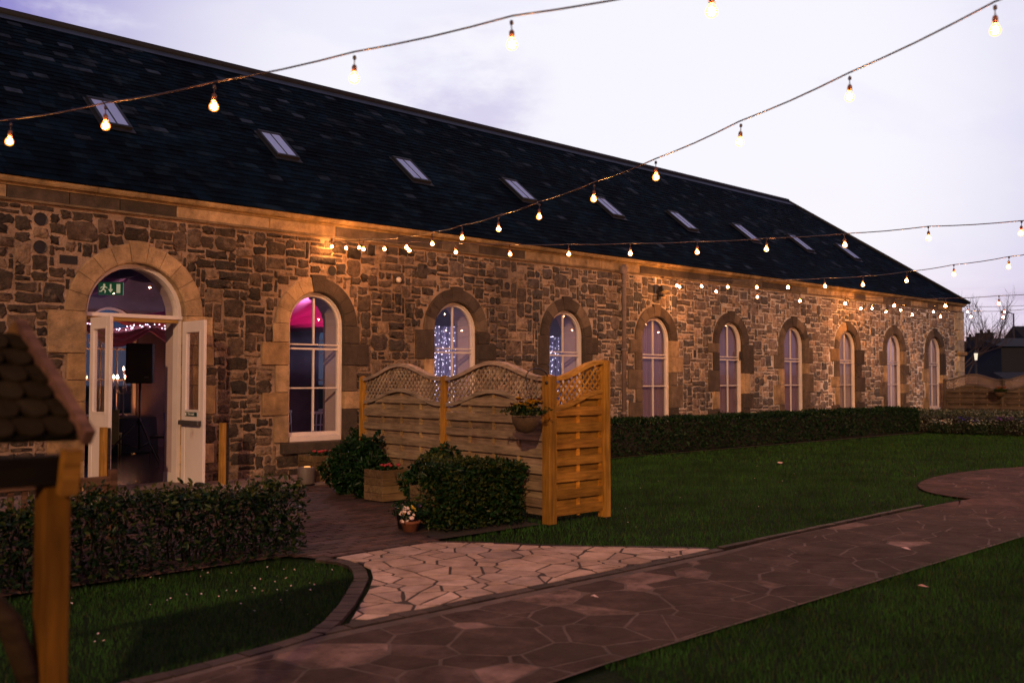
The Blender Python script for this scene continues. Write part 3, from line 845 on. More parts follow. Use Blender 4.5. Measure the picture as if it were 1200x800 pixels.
# ------------------------------------------------------------------ ground
def sheet(name,pts,z,m,kind='structure'):
    mb=MB(); mb.add([(x,y,z) for x,y in pts],[tuple(range(len(pts)))]); o=mb.build(name,m); o['kind']=kind; return o
sheet('lawn',[(-300,-300),(400,-300),(400,300),(-300,300)],-.02,M_lawn)

def clip(poly,p,n):
    out=[];N=len(poly)
    for i in range(N):
        a=poly[i];b=poly[(i+1)%N]
        da=(a[0]-p[0])*n[0]+(a[1]-p[1])*n[1];db=(b[0]-p[0])*n[0]+(b[1]-p[1])*n[1]
        if da<=0: out.append(a)
        if (da<0<db) or (db<0<da):
            t=da/(da-db); out.append((a[0]+(b[0]-a[0])*t,a[1]+(b[1]-a[1])*t))
    return out
def area(P): return .5*sum(P[i][0]*P[(i+1)%len(P)][1]-P[(i+1)%len(P)][0]*P[i][1] for i in range(len(P)))
def inside(p,P):
    c=False;n=len(P)
    for i in range(n):
        x1,y1=P[i];x2,y2=P[(i+1)%n]
        if (y1>p[1])!=(y2>p[1]) and p[0]<(x2-x1)*(p[1]-y1)/(y2-y1)+x1: c=not c
    return c
def stone_(mb,P,r,zf,colf,s):
    if len(P)<3 or abs(area(P))<.003: return
    Q=[]
    for i in range(len(P)):
        a=P[i];b=P[(i+1)%len(P)];L=math.hypot(b[0]-a[0],b[1]-a[1])
        if L<.01: continue
        k=max(1,int(L/.11))
        for t in range(k):
            u=t/k; jx=r.uniform(-.007,.007) if t else 0
            Q.append((a[0]+(b[0]-a[0])*u-(b[1]-a[1])/L*jx,a[1]+(b[1]-a[1])*u+(b[0]-a[0])/L*jx))
    if len(Q)<3: return
    z=zf(r); n=len(Q); c=colf(r,s)
    cx=sum(q[0] for q in Q)/n; cy=sum(q[1] for q in Q)/n
    vs=[(q[0],q[1],.0) for q in Q]+[(q[0]+(cx-q[0])*.015,q[1]+(cy-q[1])*.015,z) for q in Q]
    mb.add(vs,[(i,(i+1)%n,n+(i+1)%n,n+i) for i in range(n)]+[tuple(range(n,2*n))],c)

def crazy(mb,poly,cell,gap,zf,colf,seed,aniso=1.0):
    r=random.Random(seed)
    xs=[p[0] for p in poly];ys=[p[1] for p in poly]
    S=[]
    tries=0
    while tries<6000:
        p=(r.uniform(min(xs)-cell,max(xs)+cell),r.uniform(min(ys)-cell,max(ys)+cell)); tries+=1
        mnd=cell*r.uniform(.35,1.15)
        if all((p[0]-q[0])**2+(p[1]-q[1])**2>mnd*mnd for q in S): S.append(p)
    WT={p:r.uniform(-.22,.22)*cell*cell for p in S}
    for s in S:
        P=poly
        near=sorted((q for q in S if q is not s),key=lambda q:(q[0]-s[0])**2+(q[1]-s[1])**2)[:16]
        if (s[0]<min(xs)-cell or s[1]<min(ys)-cell): continue
        for q in near:
            dx,dy=q[0]-s[0],q[1]-s[1];L=math.hypot(dx,dy);n=(dx/L,dy/L)
            if L>4*cell: continue
            off=(L*L+WT[s]-WT[q])/(2*L)-gap*.5
            P=clip(P,(s[0]+n[0]*off,s[1]+n[1]*off),n)
            if len(P)<3: break
        if len(P)<3 or abs(area(P))<.004: continue
        if area(P)<0: P=P[::-1]
        if r.random()<.38 and abs(area(P))>.45*cell*cell:
            gx=sum(q[0] for q in P)/len(P);gy=sum(q[1] for q in P)/len(P); a=r.uniform(0,PI); n=(math.cos(a),math.sin(a)); o=r.uniform(-.2,.2)*cell
            PP=[clip(P,(gx+n[0]*(o-gap*.4),gy+n[1]*(o-gap*.4)),n),clip(P,(gx+n[0]*(o+gap*.4),gy+n[1]*(o+gap*.4)),(-n[0],-n[1]))]
        else: PP=[P]
        for P in PP: stone_(mb,P,r,zf,colf,s)

YP0,YP1=-8.93,-10.5
# main path (plus rounded patio at the right and continuing off frame at left)
circ=[(16.9+3.4*math.cos(a),-8.9+1.62*math.sin(a)) for a in [PI*i/18 for i in range(19)]]
path_poly=[(-4,YP1),(40,YP1),(40,YP0)]+circ+[(12.6,YP0),(3.4,YP0),(-4,YP0-.02)]
path_poly=[(-4,-10.75),(2.5,-10.62),(4.2,-10.52),(40,YP1),(40,YP0)]+circ+[(12.6,YP0+.06),(9,YP0+.06),(7.6,YP0),(3.4,YP0),(2.4,YP0-.14),(-4,YP0-.5)]
sheet('path',path_poly,.0065,M_jointl)
mb=MB()
def pc(r,s):
    u=r.random()
    if u<.09: c=(.17,.115,.098)
    elif u<.3: c=(.068,.046,.040)
    else: c=(.056,.038,.032)
    f=r.uniform(.88,1.12); return tuple(q*f for q in c)
def pcs(r,s):
    u=r.random()
    c=(.095,.056,.052) if u<.2 else (.068,.041,.038)
    f=r.uniform(.8,1.2); return tuple(q*f for q in c)
near=[(-1,-10.72),(2.5,-10.6),(4.2,-10.5),(12,-10.48),(12,YP0+.04),(9,YP0+.04),(7.6,YP0-.1),(3.4,YP0-.1),(2.4,YP0-.24),(-1,YP0-.45)]
crazy(mb,near,.55,.018,lambda r:r.uniform(.0078,.0092),pc,5)
far=[(12.02,-10.48),(30,-10.48),(30,YP0)]+circ+[(12.6,YP0+.04),(12.02,YP0+.04)]
crazy(mb,far,.55,.018,lambda r:r.uniform(.0078,.0092),pcs,6)
o=mb.build('path_flagstones',M_path); o['kind']='structure'
# pale crazy paving
def tercol(r,s):
    f=r.uniform(.72,1.12); h=r.uniform(-.012,.012); return (.43*f+h,.315*f,.25*f-h)
LP=[(4.98,-6.78),(5.4,-6.74),(6.2,-6.72),(6.50,-7.15),(6.76,-7.62),(7.72,-8.80),(3.72,-8.80),(4.05,-8.45),(4.4,-8.08),(4.72,-7.7),(4.93,-7.38),(5.02,-7.05)]
sheet('terrace',LP,.0105,M_joint)
mb=MB()
crazy(mb,LP,.37,.021,lambda r:r.uniform(.0125,.0145),tercol,9)
o=mb.build('terrace_flagstones',M_pave); o['kind']='structure'
# brick edgings
def edging(pts,w,l=.205,seed=1,c0=(.05,.035,.03),inner=0):
    r=random.Random(seed); out=[]
    mb=MB()
    for i in range(len(pts)-1):
        a=Vector((*pts[i],0));b=Vector((*pts[i+1],0));d=b-a;L=d.length;d.normalize();nrm=Vector((-d.y,d.x,0))
        k=max(1,round(L/l)); 
        for t in range(k):
            s0=a+d*(L*t/k+.005);s1=a+d*(L*(t+1)/k-.005); z=r.uniform(.013,.018); f=r.uniform(.6,1.2)
            P=[s0-nrm*w/2,s1-nrm*w/2,s1+nrm*w/2,s0+nrm*w/2]
            mb.add([(p.x,p.y,-.01) for p in P]+[(p.x,p.y,z) for p in P],[(0,1,5,4),(1,2,6,5),(2,3,7,6),(3,0,4,7),(4,5,6,7)],tuple(q*f for q in c0))
    o=mb.build('kerb_edging',M_brick); o['kind']='structure'; return o
edging([(3.46,-8.87),(7.75,-8.87)],.10,seed=1)
edging([(4.86,-6.72),(4.94,-6.95),(4.90,-7.2),(4.79,-7.42),(4.62,-7.68),(4.32,-8.02),(4.0,-8.37),(3.68,-8.68),(3.44,-8.87)],.11,.11,seed=2)
edging([(3.44,-8.87),(3.1,-8.96),(2.4,-9.06),(0,-9.2)],.1,seed=3)
edging([(7.85,-8.80),(12.3,-8.76)],.07,seed=4,c0=(.04,.028,.024))
edging([(6.12,-6.66),(6.48,-7.10),(6.74,-7.57),(7.74,-8.76)],.07,seed=5,c0=(.04,.028,.024))
# block paving drive
DR=[(-6,-6.35),(4.8,-6.35),(4.9,-6.68),(6.2,-6.68),(6.6,-5.9),(7.3,-5.0),(9.3,-2.0),(9.3,-1.5),(-6,-1.5)]
sheet('courtyard',DR,.002,M_joint)
mb=MB(); r=random.Random(8)
for j in range(int(5.2/.108)):
    y=-6.68+j*.108
    for i in range(int(11.5/.212)):
        x=-2+i*.212+(j%2)*.106
        if inside((x+.1,y+.05),DR):
            z=r.uniform(.010,.016); f=r.uniform(.6,1.35); c=tuple(q*f for q in r.choice([(.058,.036,.034),(.048,.033,.034),(.068,.040,.034)]))
            g=.005
            mb.add([(x+g,y+g,0),(x+.212-g,y+g,0),(x+.212-g,y+.108-g,0),(x+g,y+.108-g,0)]+[(x+g+.003,y+g+.003,z),(x+.209-g,y+g+.003,z+r.uniform(-.002,.002)),(x+.209-g,y+.105-g,z),(x+g+.003,y+.105-g,z)],[(0,1,5,4),(1,2,6,5),(2,3,7,6),(3,0,4,7),(4,5,6,7)],c)
o=mb.build('courtyard_pavers',M_brick); o['kind']='structure'
# slab walk along the wall
mb=MB()
for i in range(28):
    for j in range(3):
        x=-6.5+i*.6; y=-1.48+j*.49
        if x>9.4: continue
        mb.box((x+.004,y+.004,0),(x+.596,y+.486,.03+r.uniform(-.002,.002)),(lambda f:(.20*f,.15*f,.14*f))(r.uniform(.85,1.15)))
o=mb.build('wall_walkway',M_pave); o['kind']='structure'
mb=MB(); mb.box((5.43,-.02,.0),(6.89,.30,.034),(.2,.15,.14)); o=mb.build('door_threshold',M_pave,B)
# planting beds
sheet('soil_bed',[(9.3,-1.15),(31.5,-1.35),(36,-.5),(36,0),(9.3,0)],.003,M_soil)
sheet('soil_bed',[(29.55,-9),(31.6,-9),(31.6,-1.36),(29.9,-1.34)],.003,M_soil)
sheet('shrub_bed',[(6.3,-6.6),(7.75,-6.6),(7.8,-2),(9.2,-1.6),(8.4,-2.2),(7.2,-4.6),(6.6,-5.6)],.008,M_soil)

# grass blades
rng=np.random.default_rng(5)
def blades(poly,dens,h,wd,exclude=()):
    xs=[p[0] for p in poly];ys=[p[1] for p in poly]
    A=(max(xs)-min(xs))*(max(ys)-min(ys)); n=int(A*dens)
    P=np.column_stack([rng.uniform(min(xs),max(xs),n),rng.uniform(min(ys),max(ys),n)])
    def inn(P,poly):
        c=np.zeros(len(P),bool);m=len(poly)
        for i in range(m):
            x1,y1=poly[i];x2,y2=poly[(i+1)%m]
            if y1==y2: continue
            cond=((y1>P[:,1])!=(y2>P[:,1]))&(P[:,0]<(x2-x1)*(P[:,1]-y1)/(y2-y1)+x1); c^=cond
        return c
    k=inn(P,poly)
    for e in exclude: k&=~inn(P,e)
    P=P[k];n=len(P)
    a=rng.uniform(0,2*PI,n);hh=h*rng.uniform(.5,1.3,n);w=wd*rng.uniform(.7,1.3,n)
    lean=rng.normal(0,.5,(n,2))*hh[:,None]*.6
    V=np.zeros((n,3,3)); dx=np.cos(a)*w/2;dy=np.sin(a)*w/2
    V[:,0,0]=P[:,0]-dx;V[:,0,1]=P[:,1]-dy;V[:,1,0]=P[:,0]+dx;V[:,1,1]=P[:,1]+dy
    V[:,0:2,2]=-.02
    V[:,2,0]=P[:,0]+lean[:,0];V[:,2,1]=P[:,1]+lean[:,1];V[:,2,2]=hh-.015
    # patchy colour
    pt=np.sin(P[:,0]*2.1+np.sin(P[:,1]*3.1)*1.3)*np.sin(P[:,1]*2.7+P[:,0]*.9)
    pt2=np.sin(P[:,0]*7.3+np.sin(P[:,1]*6.1))*np.sin(P[:,1]*8.7)
    f=(1+.28*pt+.18*pt2)*rng.uniform(.5,1.5,n)
    C=np.array([.019,.062,.010])[None,:]*f[:,None]
    dry=rng.random(n)<.07; C[dry]=np.array([.05,.055,.018])
    return V.reshape(-1,3),np.repeat(C,3,0)
llawn=[(-2,-6.5),(4.62,-6.47),(4.80,-6.72),(4.88,-6.95),(4.83,-7.2),(4.72,-7.42),(4.55,-7.68),(4.26,-7.98),(3.95,-8.32),(3.63,-8.62),(3.4,-8.81),(3.1,-8.90),(2.4,-9.0),(-2,-9.12)]
rlawn=[(2,-14),(26,-14),(26,-10.53),(4.2,-10.55),(2.5,-10.65)]
circ_o=[(16.9+3.45*math.cos(a),-8.9+1.68*math.sin(a)) for a in [PI*i/18 for i in range(19)]]+[(13,-9.2),(20,-9.2)]
mid=[(7.76,-8.73),(12.6,-8.75),(30,-8.86),(30,-5),(29.4,-1.5),(16,-1.15),(9.5,-1.3),(8.0,-2.5),(7.9,-6.5),(6.45,-6.62),(6.2,-6.66),(6.51,-7.08),(6.77,-7.54)]
parts=[blades(llawn,2600,.035,.005),
 blades([(3.5,-12.3),(13,-12.3),(13,-10.53),(4.2,-10.55)],3000,.035,.0055),
 blades([(13,-13),(24,-13),(24,-10.53),(13,-10.53)],900,.038,.009),
 blades([p for p in mid if True],1100,.038,.008,[circ_o,[(16,-12),(31,-12),(31,0),(16,0)]]),
 blades(llawn,60,.06,.007), blades([(3.5,-12.3),(13,-12.3),(13,-10.5),(4.2,-10.52)],60,.065,.008), blades(mid,25,.07,.010,[circ_o]),
 blades([(4.2,-10.60),(13,-10.60),(13,-10.485),(4.2,-10.50)],2600,.04,.006), blades([(7.76,-8.80),(12.6,-8.82),(12.6,-8.70),(7.8,-8.68)],2600,.04,.006),
 blades(mid,420,.045,.014,[circ_o,[(0,-12),(16,-12),(16,0),(0,0)]])]
V=np.concatenate([p[0] for p in parts]);C=np.concatenate([p[1] for p in parts])
o=npmesh('grass',V,np.arange(len(V)).reshape(-1,3),C,M_grass); tag(o,'short mown grass of the lawns on both sides of the path','grass',None,'stuff')
# fallen petals
mb=MB(); r=random.Random(2)
for i in range(150):
    if i%2 and i<130: continue
    if i<105: x,y=r.gauss(3.9,.75),r.gauss(-7.35,.5)
    elif i<130: x,y=r.gauss(3.0,.9),r.gauss(-7.8,.6)
    else: x,y=r.uniform(8,16),r.uniform(-8,-4)
    if i<130 and not inside((x,y),llawn): continue
    s=r.uniform(.005,.010); z=r.uniform(.008,.022)
    n=5; c=r.choice([(.75,.6,.6),(.8,.7,.68),(.6,.42,.4)])
    mb.add([(x,y,z+.004)]+[(x+s*math.cos(a*2*PI/n),y+s*math.sin(a*2*PI/n),z+r.uniform(-.003,.008)) for a in range(n)],[(0,1+a,1+(a+1)%n) for a in range(n)],c)
o=mb.build('fallen_petals',M_petal); tag(o,'pale petals scattered over the grass left of the pale paving','petals',None,'stuff')
# few dropped leaves / litter seen as single things
def litter(x,y,s,c,label,rz=0,z=.03):
    m=MB(); m.add([(-s,-.3*s,0),(0,-.5*s,.012),(s,-.1*s,.004),(.6*s,.45*s,.015),(-.4*s,.4*s,.006),(0,0,.02)],[(0,1,5),(1,2,5),(2,3,5),(3,4,5),(4,0,5)],c)
    o=m.build('fallen_leaf',M_petal,None,(x,y,z),rz); tag(o,label,'leaf','pale fallen leaves')
litter(16.5,-4.3,.11,(.6,.42,.36),'pale curled leaf lying on the lawn between the fence and the far hedge',.4)
litter(8.97,-10.05,.05,(.6,.42,.4),'small pale leaf lying on the far part of the dark path',1.2,.016)
litter(7.35,-10.9,.05,(.45,.25,.2),'pinkish leaf on the grass in front of the path',2.0)
litter(5.4,-9.4,.03,(.6,.42,.4),'tiny pale leaf on the dark flagstones in front of the timber screen',2.0,.016)

# ------------------------------------------------------------------ foliage
def leafcloud(N,sampler,size,cols,seed,up=.3,aspect=.5,parent=None,name='foliage',m=None):
    g=np.random.default_rng(seed)
    P=sampler(g,N); n=len(P)
    d=g.normal(0,1,(n,3)); d[:,2]=d[:,2]*.6+up; d/=np.linalg.norm(d,axis=1)[:,None]
    t=g.normal(0,1,(n,3)); t-= (t*d).sum(1)[:,None]*d; t/=np.linalg.norm(t,axis=1)[:,None]
    nn=np.cross(d,t)
    s=size*g.uniform(.55,1.3,n)[:,None]
    a=aspect
    V=np.stack([P-d*s*.5,P-d*s*.15+t*s*a*.42+nn*s*.08,P+d*s*.2+t*s*a*.40+nn*s*.08,P+d*s*.55-nn*s*.06,P+d*s*.2-t*s*a*.40+nn*s*.08,P-d*s*.15-t*s*a*.42+nn*s*.08,P+nn*s*-.02],1)
    F0=np.array([[6,0,1],[6,1,2],[6,2,3],[6,3,4],[6,4,5],[6,5,0]])
    F=(np.arange(n)[:,None,None]*7+F0[None]).reshape(-1,3)
    cols=np.array(cols); ci=g.integers(0,len(cols),n)
    C=cols[ci]*g.uniform(.6,1.35,n)[:,None]
    return npmesh(name,V.reshape(-1,3),F,np.repeat(C,7,0),m or M_leaf,parent)
def box_shell(x0,x1,y0,y1,z0,z1,lump=.05,inner=.25):
    def f(g,N):
        L=np.array([x1-x0,y1-y0,z1-z0])
        A=np.array([L[1]*L[2]*2,L[0]*L[2]*2,L[0]*L[1]]);A=A/A.sum()
        k=g.choice(3,N,p=A); P=g.uniform(0,1,(N,3)); sd=g.integers(0,2,N)
        dp=np.abs(g.normal(0,.05,N)) ; dp=np.where(g.random(N)<inner,g.uniform(0,.25,N),dp)
        Q=P*L
        for a in range(3):
            s=(k==a); side=sd if a<2 else np.ones(N,int)
            Q[s,a]=np.where(side[s]==1,L[a]-dp[s],dp[s])
        Q=np.clip(Q,0,L)
        Q+=np.array([x0,y0,z0])
        bumpv=lump*(np.sin(Q[:,0]*3.1+Q[:,2]*4)+np.sin(Q[:,0]*7.7+Q[:,1]*5+1)*.6+np.sin(Q[:,0]*15+2)*.35)
        Q[:,2]+=bumpv*(Q[:,2]-z0)/(z1-z0)*.6
        Q[:,1]+=-bumpv*.6*np.sin(Q[:,2]*6+Q[:,0]*2)
        Q+=g.normal(0,.012,(N,3))
        return Q
    return f
def blob(cx,cy,cz,rx,ry,rz,lump=.18):
    def f(g,N):
        d=g.normal(0,1,(N,3));d/=np.linalg.norm(d,axis=1)[:,None]
        rr=g.uniform(0,1,N)**.28
        l=1+lump*(np.sin(d[:,0]*5+cx*3)+np.sin(d[:,1]*6+d[:,2]*4+cy)+np.sin(d[:,2]*7+1)*.6)
        Q=d*rr[:,None]*l[:,None]*np.array([rx,ry,rz])+np.array([cx,cy,cz]); Q[:,2]=np.maximum(Q[:,2],.03); return Q
    return f
GD=[(.005,.021,.006),(.008,.029,.007),(.011,.034,.008),(.003,.015,.005)]
GL=[(.036,.045,.009),(.024,.037,.008),(.055,.06,.012),(.012,.022,.006)]
def stems(parent,x0,x1,y0,y1,h,n,seed,loc=(0,0,0)):
    r=random.Random(seed); m=MB()
    for i in range(n):
        x=r.uniform(x0,x1);y=r.uniform(y0,y1)
        p=Vector((x,y,0)); pts=[p.copy()]
        for s in range(4): p=p+Vector((r.uniform(-.06,.06),r.uniform(-.06,.06),h/4)); pts.append(p.copy())
        m.tube(pts,[.012,.01,.008,.006,.003],4)
    return m.build('stems',M_twig,parent)
def hedge_core(parent,x0,x1,y0,y1,z0,z1):
    m=MB(); m.box((x0,y0,z0),(x1,y1,z1)); return m.build('branch_core',M_twig,parent)
# left hedge (in front of the bench)
hL=empty('hedge',(1.6,-6.1,0),0,'low clipped leafy hedge between the left lawn and the courtyard','hedge')
leafcloud(21000,box_shell(-4.2,3.32,-.35,.3,.02,.60,.06,.35),.052,[tuple(q*.62 for q in c) for c in GD]+[GL[1]],1,.3,.5,hL)
leafcloud(1900,box_shell(-4.2,3.34,-.32,.3,.5,.67,.05,.1),.05,GL,31,.8,.5,hL,'young_leaves')
stems(hL,-4.1,3.2,-.25,.2,.58,170,3)
# bush by the screen
h2=empty('bush',(7.12,-5.95,0),0,'rounded clipped bush at the foot of the tall timber screen','bush')
leafcloud(6500,box_shell(-.37,.62,-.42,.20,.04,.70,.045,.3),.052,GD+GL[:2],2,.4,.5,h2)
leafcloud(1500,box_shell(-.40,.3,-.44,.2,.1,.73,.045,.1),.052,GL,32,.8,.5,h2,'young_leaves')
leafcloud(4200,box_shell(-.54,.5,-.50,-.04,.04,.66,.05,.35),.052,GD+GL[:2],62,.4,.5,h2,'front_foliage')
stems(h2,-.3,.55,-.35,.15,.6,50,4)
# shrubs by the planters
def shrub(x,y,rx,rz,N,label,seed,size=.085,cols=GD,cz=None,m=None):
    s=empty('shrub',(x,y,0),0,label,'shrub','dark shrubs along the timber screen')
    leafcloud(N,blob(0,0,cz or rz*.95,rx,rx*.8,rz,.16),size,cols,seed,.5,.42,s,'foliage',m)
    r=random.Random(seed);mm=MB()
    for i in range(12):
        a=r.uniform(0,2*PI);mm.tube([(0.04*math.cos(a),.04*math.sin(a),0),(rx*.4*math.cos(a),rx*.4*math.sin(a),rz*.8),(rx*.8*math.cos(a),rx*.8*math.sin(a),rz*1.6)],[.014,.01,.004],4)
    mm.build('stems',M_twig,s); return s
shrub(8.80,-1.9,.42,.42,3600,'dark leafy shrub below the first window beside the left planter',11)
shrub(7.98,-2.75,.34,.36,2800,'dark broad-leaved shrub behind the gap between the two planters',12)
shrub(7.88,-3.28,.32,.40,2600,'dark bushy shrub rising behind the square planter',13)
shrub(7.82,-4.70,.34,.36,2800,'lower dark shrub right of the square planter against the screen',14)
shrub(7.45,-5.30,.36,.36,2600,'sprawling shrub directly behind the clipped bush',15,.07,GD+GL[:1])
# far hedge along the hall
fh=empty('hedge',(22.7,-.85,0),0,'long dark hedge running along the foot of the hall wall','hedge')
leafcloud(42000,box_shell(-13.2,7.0,-.33,.35,.04,.76,.04,.15),.062,GD,5,.3,.5,fh)
hedge_core(fh,-13.1,6.9,-.22,.3,.02,.62)
# flower border in front of far fence
fb=empty('hedge',(30.6,-1.2,0),R(0),'lumpy leafy border in front of the far fence','hedge')
leafcloud(24000,box_shell(-.9,1.0,-8.0,.6,.04,.62,.10,.2),.06,[(.05,.07,.045),(.02,.035,.015),(.13,.15,.12)],6,.4,.5,fb)  # pale leaf tones paint in the white light on this border
hedge_core(fb,-.7,.8,-7.8,.45,.02,.45)
def flowers(x,y,z,n,rad,c,label,seed,kind='flowering_plant',gr='flowering plants in the far border'):
    s=empty(kind,(x,y,0),0,label,'flowers',gr); r=random.Random(seed)
    for i in range(n):
        m=MB()
        a=r.uniform(0,2*PI);q=rad*math.sqrt(r.random());fx,fy,fz=q*math.cos(a),q*math.sin(a),z+r.uniform(-.07,.07)
        w=r.uniform(.018,.032); k=5
        m.add([(fx,fy,fz)]+[(fx+w*math.cos(t*2*PI/k),fy+w*math.sin(t*2*PI/k),fz+r.uniform(.0,.02)) for t in range(k)],[(0,1+t,1+(t+1)%k) for t in range(k)],tuple(q_*r.uniform(.7,1.2) for q_ in c))
        m.build('blossom',M_petal,s)
    leafcloud(int(n*9),blob(0,0,z*.55,rad*1.1,rad*1.1,z*.5,.1),.05,GD+[(.05,.07,.04)],seed,.6,.4,s)
    return s
flowers(29.6,-2.6,.42,40,.35,(.06,.04,.45),'blue flowers in the border below the far fence, left clump',1)
flowers(29.6,-3.6,.48,36,.3,(.2,.05,.4),'purple flowers in the border below the far fence, right clump',2)
flowers(29.4,-1.9,.36,60,.35,(.5,.5,.48),'white flowering mound at the left end of the far border',3)
flowers(29.4,-3.1,.36,60,.38,(.4,.42,.36),'pale leafy mound between the blue and purple flowers',4)
flowers(29.4,-4.5,.4,60,.4,(.5,.5,.48),'white flowering mound at the right end of the far border',5)

# ------------------------------------------------------------------ timber fences
FG=(.085,.066,.050)
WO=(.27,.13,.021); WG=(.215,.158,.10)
def wc(r,base): 
    f=r.uniform(.78,1.2); return (base[0]*f,base[1]*f*r.uniform(.96,1.04),base[2]*f)
def topz(t,half): # wave
    return .5-.5*math.cos((PI if half else 2*PI)*t)
def panel(parent,W,base,seed,half=False,zl=1.55,amp=.185,drop=.315,mirror=False):
    r=random.Random(seed); T=lambda x:zl+amp*topz(x/W,half); Bz=lambda x:zl-drop+amp*.92*topz(x/W,half)
    m=MB()
    # boards, alternately in front of and behind three battens
    z=.08;k=0
    while z<zl:
        front=k%2==0; h=.098 if front else .094
        y0,y1=(-.028,-.012) if front else (.014,.030)
        n=24; c=wc(r,base); tilt=r.uniform(-.003,.003)
        xs=[W*i/n for i in range(n+1)]
        i=0
        while i<n:
            if Bz((xs[i]+xs[i+1])/2)-.015>z:
                j=i
                while j<n and Bz((xs[j]+xs[j+1])/2)-.015>z: j+=1
                # piecewise top clipped by lower rail
                P=[];Q=[]
                for q in range(i,j+1):
                    P.append((xs[q],z+tilt*xs[q])); Q.append((xs[q],min(z+h+tilt*xs[q],Bz(xs[q])-.005)))
                if i==0: pass
                vs=[];fs=[];L=len(P)
                for (a,b),(c1,d1) in zip(P,Q):
                    d1=max(d1,b+.001); vs+=[(a,y0,b),(c1,y0,d1),(c1,y1,d1),(a,y1,b)]
                for q in range(L-1):
                    for e in range(4): fs.append((q*4+e,q*4+(e+1)%4,(q+1)*4+(e+1)%4,(q+1)*4+e))
                fs+=[(3,2,1,0),(4*L-4,4*L-3,4*L-2,4*L-1)]
                m.add(vs,fs,c); i=j
            else: i+=1
        z+=.0905; k+=1
    po=m.build('panel_boards',M_wood,parent)
    f=MB()
    for x in ([.02,W/2,W-.02] if half else [.02,W*.25,W*.5,W*.75,W-.02]):
        f.box((x-.018,-.0115,.06),(x+.018,.0135,Bz(min(max(x,0),W))-.02),wc(r,(base[0]*1.5,base[1]*1.35,base[2])))
    for fn,h,dy in ((T,.045,.05),(Bz,.045,.04)):
        n=32; vs=[];fs=[]
        for i in range(n+1):
            x=W*i/n; zz=fn(x); vs+=[(x,-dy,zz),(x,-dy,zz+h),(x,dy,zz+h),(x,dy,zz)]
        for q in range(n):
            for e in range(4): fs.append((q*4+e,q*4+(e+1)%4,(q+1)*4+(e+1)%4,(q+1)*4+e))
        fs+=[(3,2,1,0),(4*n,4*n+1,4*n+2,4*n+3)]
        f.add(vs,fs,wc(r,(base[0]*1.15,base[1]*1.2,base[2]*1.4)))
    f.build('frame',M_wood,po)
    # lattice
    l=MB(); sp=.088; wdt=.0105
    for sgn,y in ((1,-.010),(-1,.003)):
        c0=-2
        while c0<W+2:
            seg=[]
            n=160
            for i in range(n+1):
                x=c0+sgn*(i/n)*3.2 if True else 0
                z=.9+(i/n)*3.2*1.05-.0
                ok=0<=x<=W and Bz(min(max(x,0),W))+.04<z<T(min(max(x,0),W))+.01
                if ok: seg.append((x,z))
            if len(seg)>=2:
                (xa,za),(xb,zb)=seg[0],seg[-1]
                d=Vector((xb-xa,0,zb-za)).normalized(); nn=Vector((-d.z,0,d.x))*wdt
                A=Vector((xa,0,za));Bv=Vector((xb,0,zb)); cc=wc(r,(base[0]*1.3,base[1]*1.35,base[2]*1.5)) if base!=FG else wc(r,(.26,.2,.17))  # far lattice coloured paler for the sky light falling on it
                vs=[]
                for p in (A,Bv):
                    for (s_,yy) in ((-1,y),(1,y),(1,y+.011),(-1,y+.011)): q=p+nn*s_; vs.append((q.x,yy,q.z))
                l.add(vs,[(0,1,5,4),(1,2,6,5),(2,3,7,6),(3,0,4,7),(0,3,2,1),(4,5,6,7)],cc)
            c0+=sp
    l.build('lattice',M_wood,po)
    return po
def post(parent,x,y,h,base,seed,w=.1):
    m=MB(); r=random.Random(seed); m.box((x-w/2,y-w/2,0),(x+w/2,y+w/2,h),wc(r,base),bev=.004)
    m.add([(x-w/2,y-w/2,h),(x+w/2,y-w/2,h),(x+w/2,y+w/2,h),(x-w/2,y+w/2,h),(x,y,h+.02)],[(0,1,4),(1,2,4),(2,3,4),(3,0,4)],wc(r,base))
    return m.build('post',M_post,parent)
fn=empty('timber_screen',(7.86,-6.62,0),0,'wavy topped timber screen with lattice between the bush and the lawn','fence')
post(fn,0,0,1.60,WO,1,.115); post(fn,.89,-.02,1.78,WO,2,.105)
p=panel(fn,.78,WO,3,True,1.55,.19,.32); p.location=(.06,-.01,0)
FA=math.atan2(4.03,.40); fd=(math.cos(FA),math.sin(FA))
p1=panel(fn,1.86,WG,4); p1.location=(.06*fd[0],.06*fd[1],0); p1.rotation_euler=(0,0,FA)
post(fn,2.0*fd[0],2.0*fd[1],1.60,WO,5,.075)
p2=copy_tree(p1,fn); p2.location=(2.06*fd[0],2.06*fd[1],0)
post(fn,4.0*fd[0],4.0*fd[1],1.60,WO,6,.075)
# far fence
ff=empty('timber_fence',(33.9,-.25,0),0,'far timber fence with lattice top joined to the end of the hall','fence')

q1=panel(ff,1.76,FG,7); q1.location=(0,-.03,0); q1.rotation_euler=(0,0,-PI/2)
for i in range(6):
    if i: c=copy_tree(q1,ff); c.location=(0,-.03-1.86*i,0)
    post(ff,0,-.03-1.86*i-1.81,1.6,FG,20+i,.08)
post(ff,0,.02,1.6,FG,30,.08)

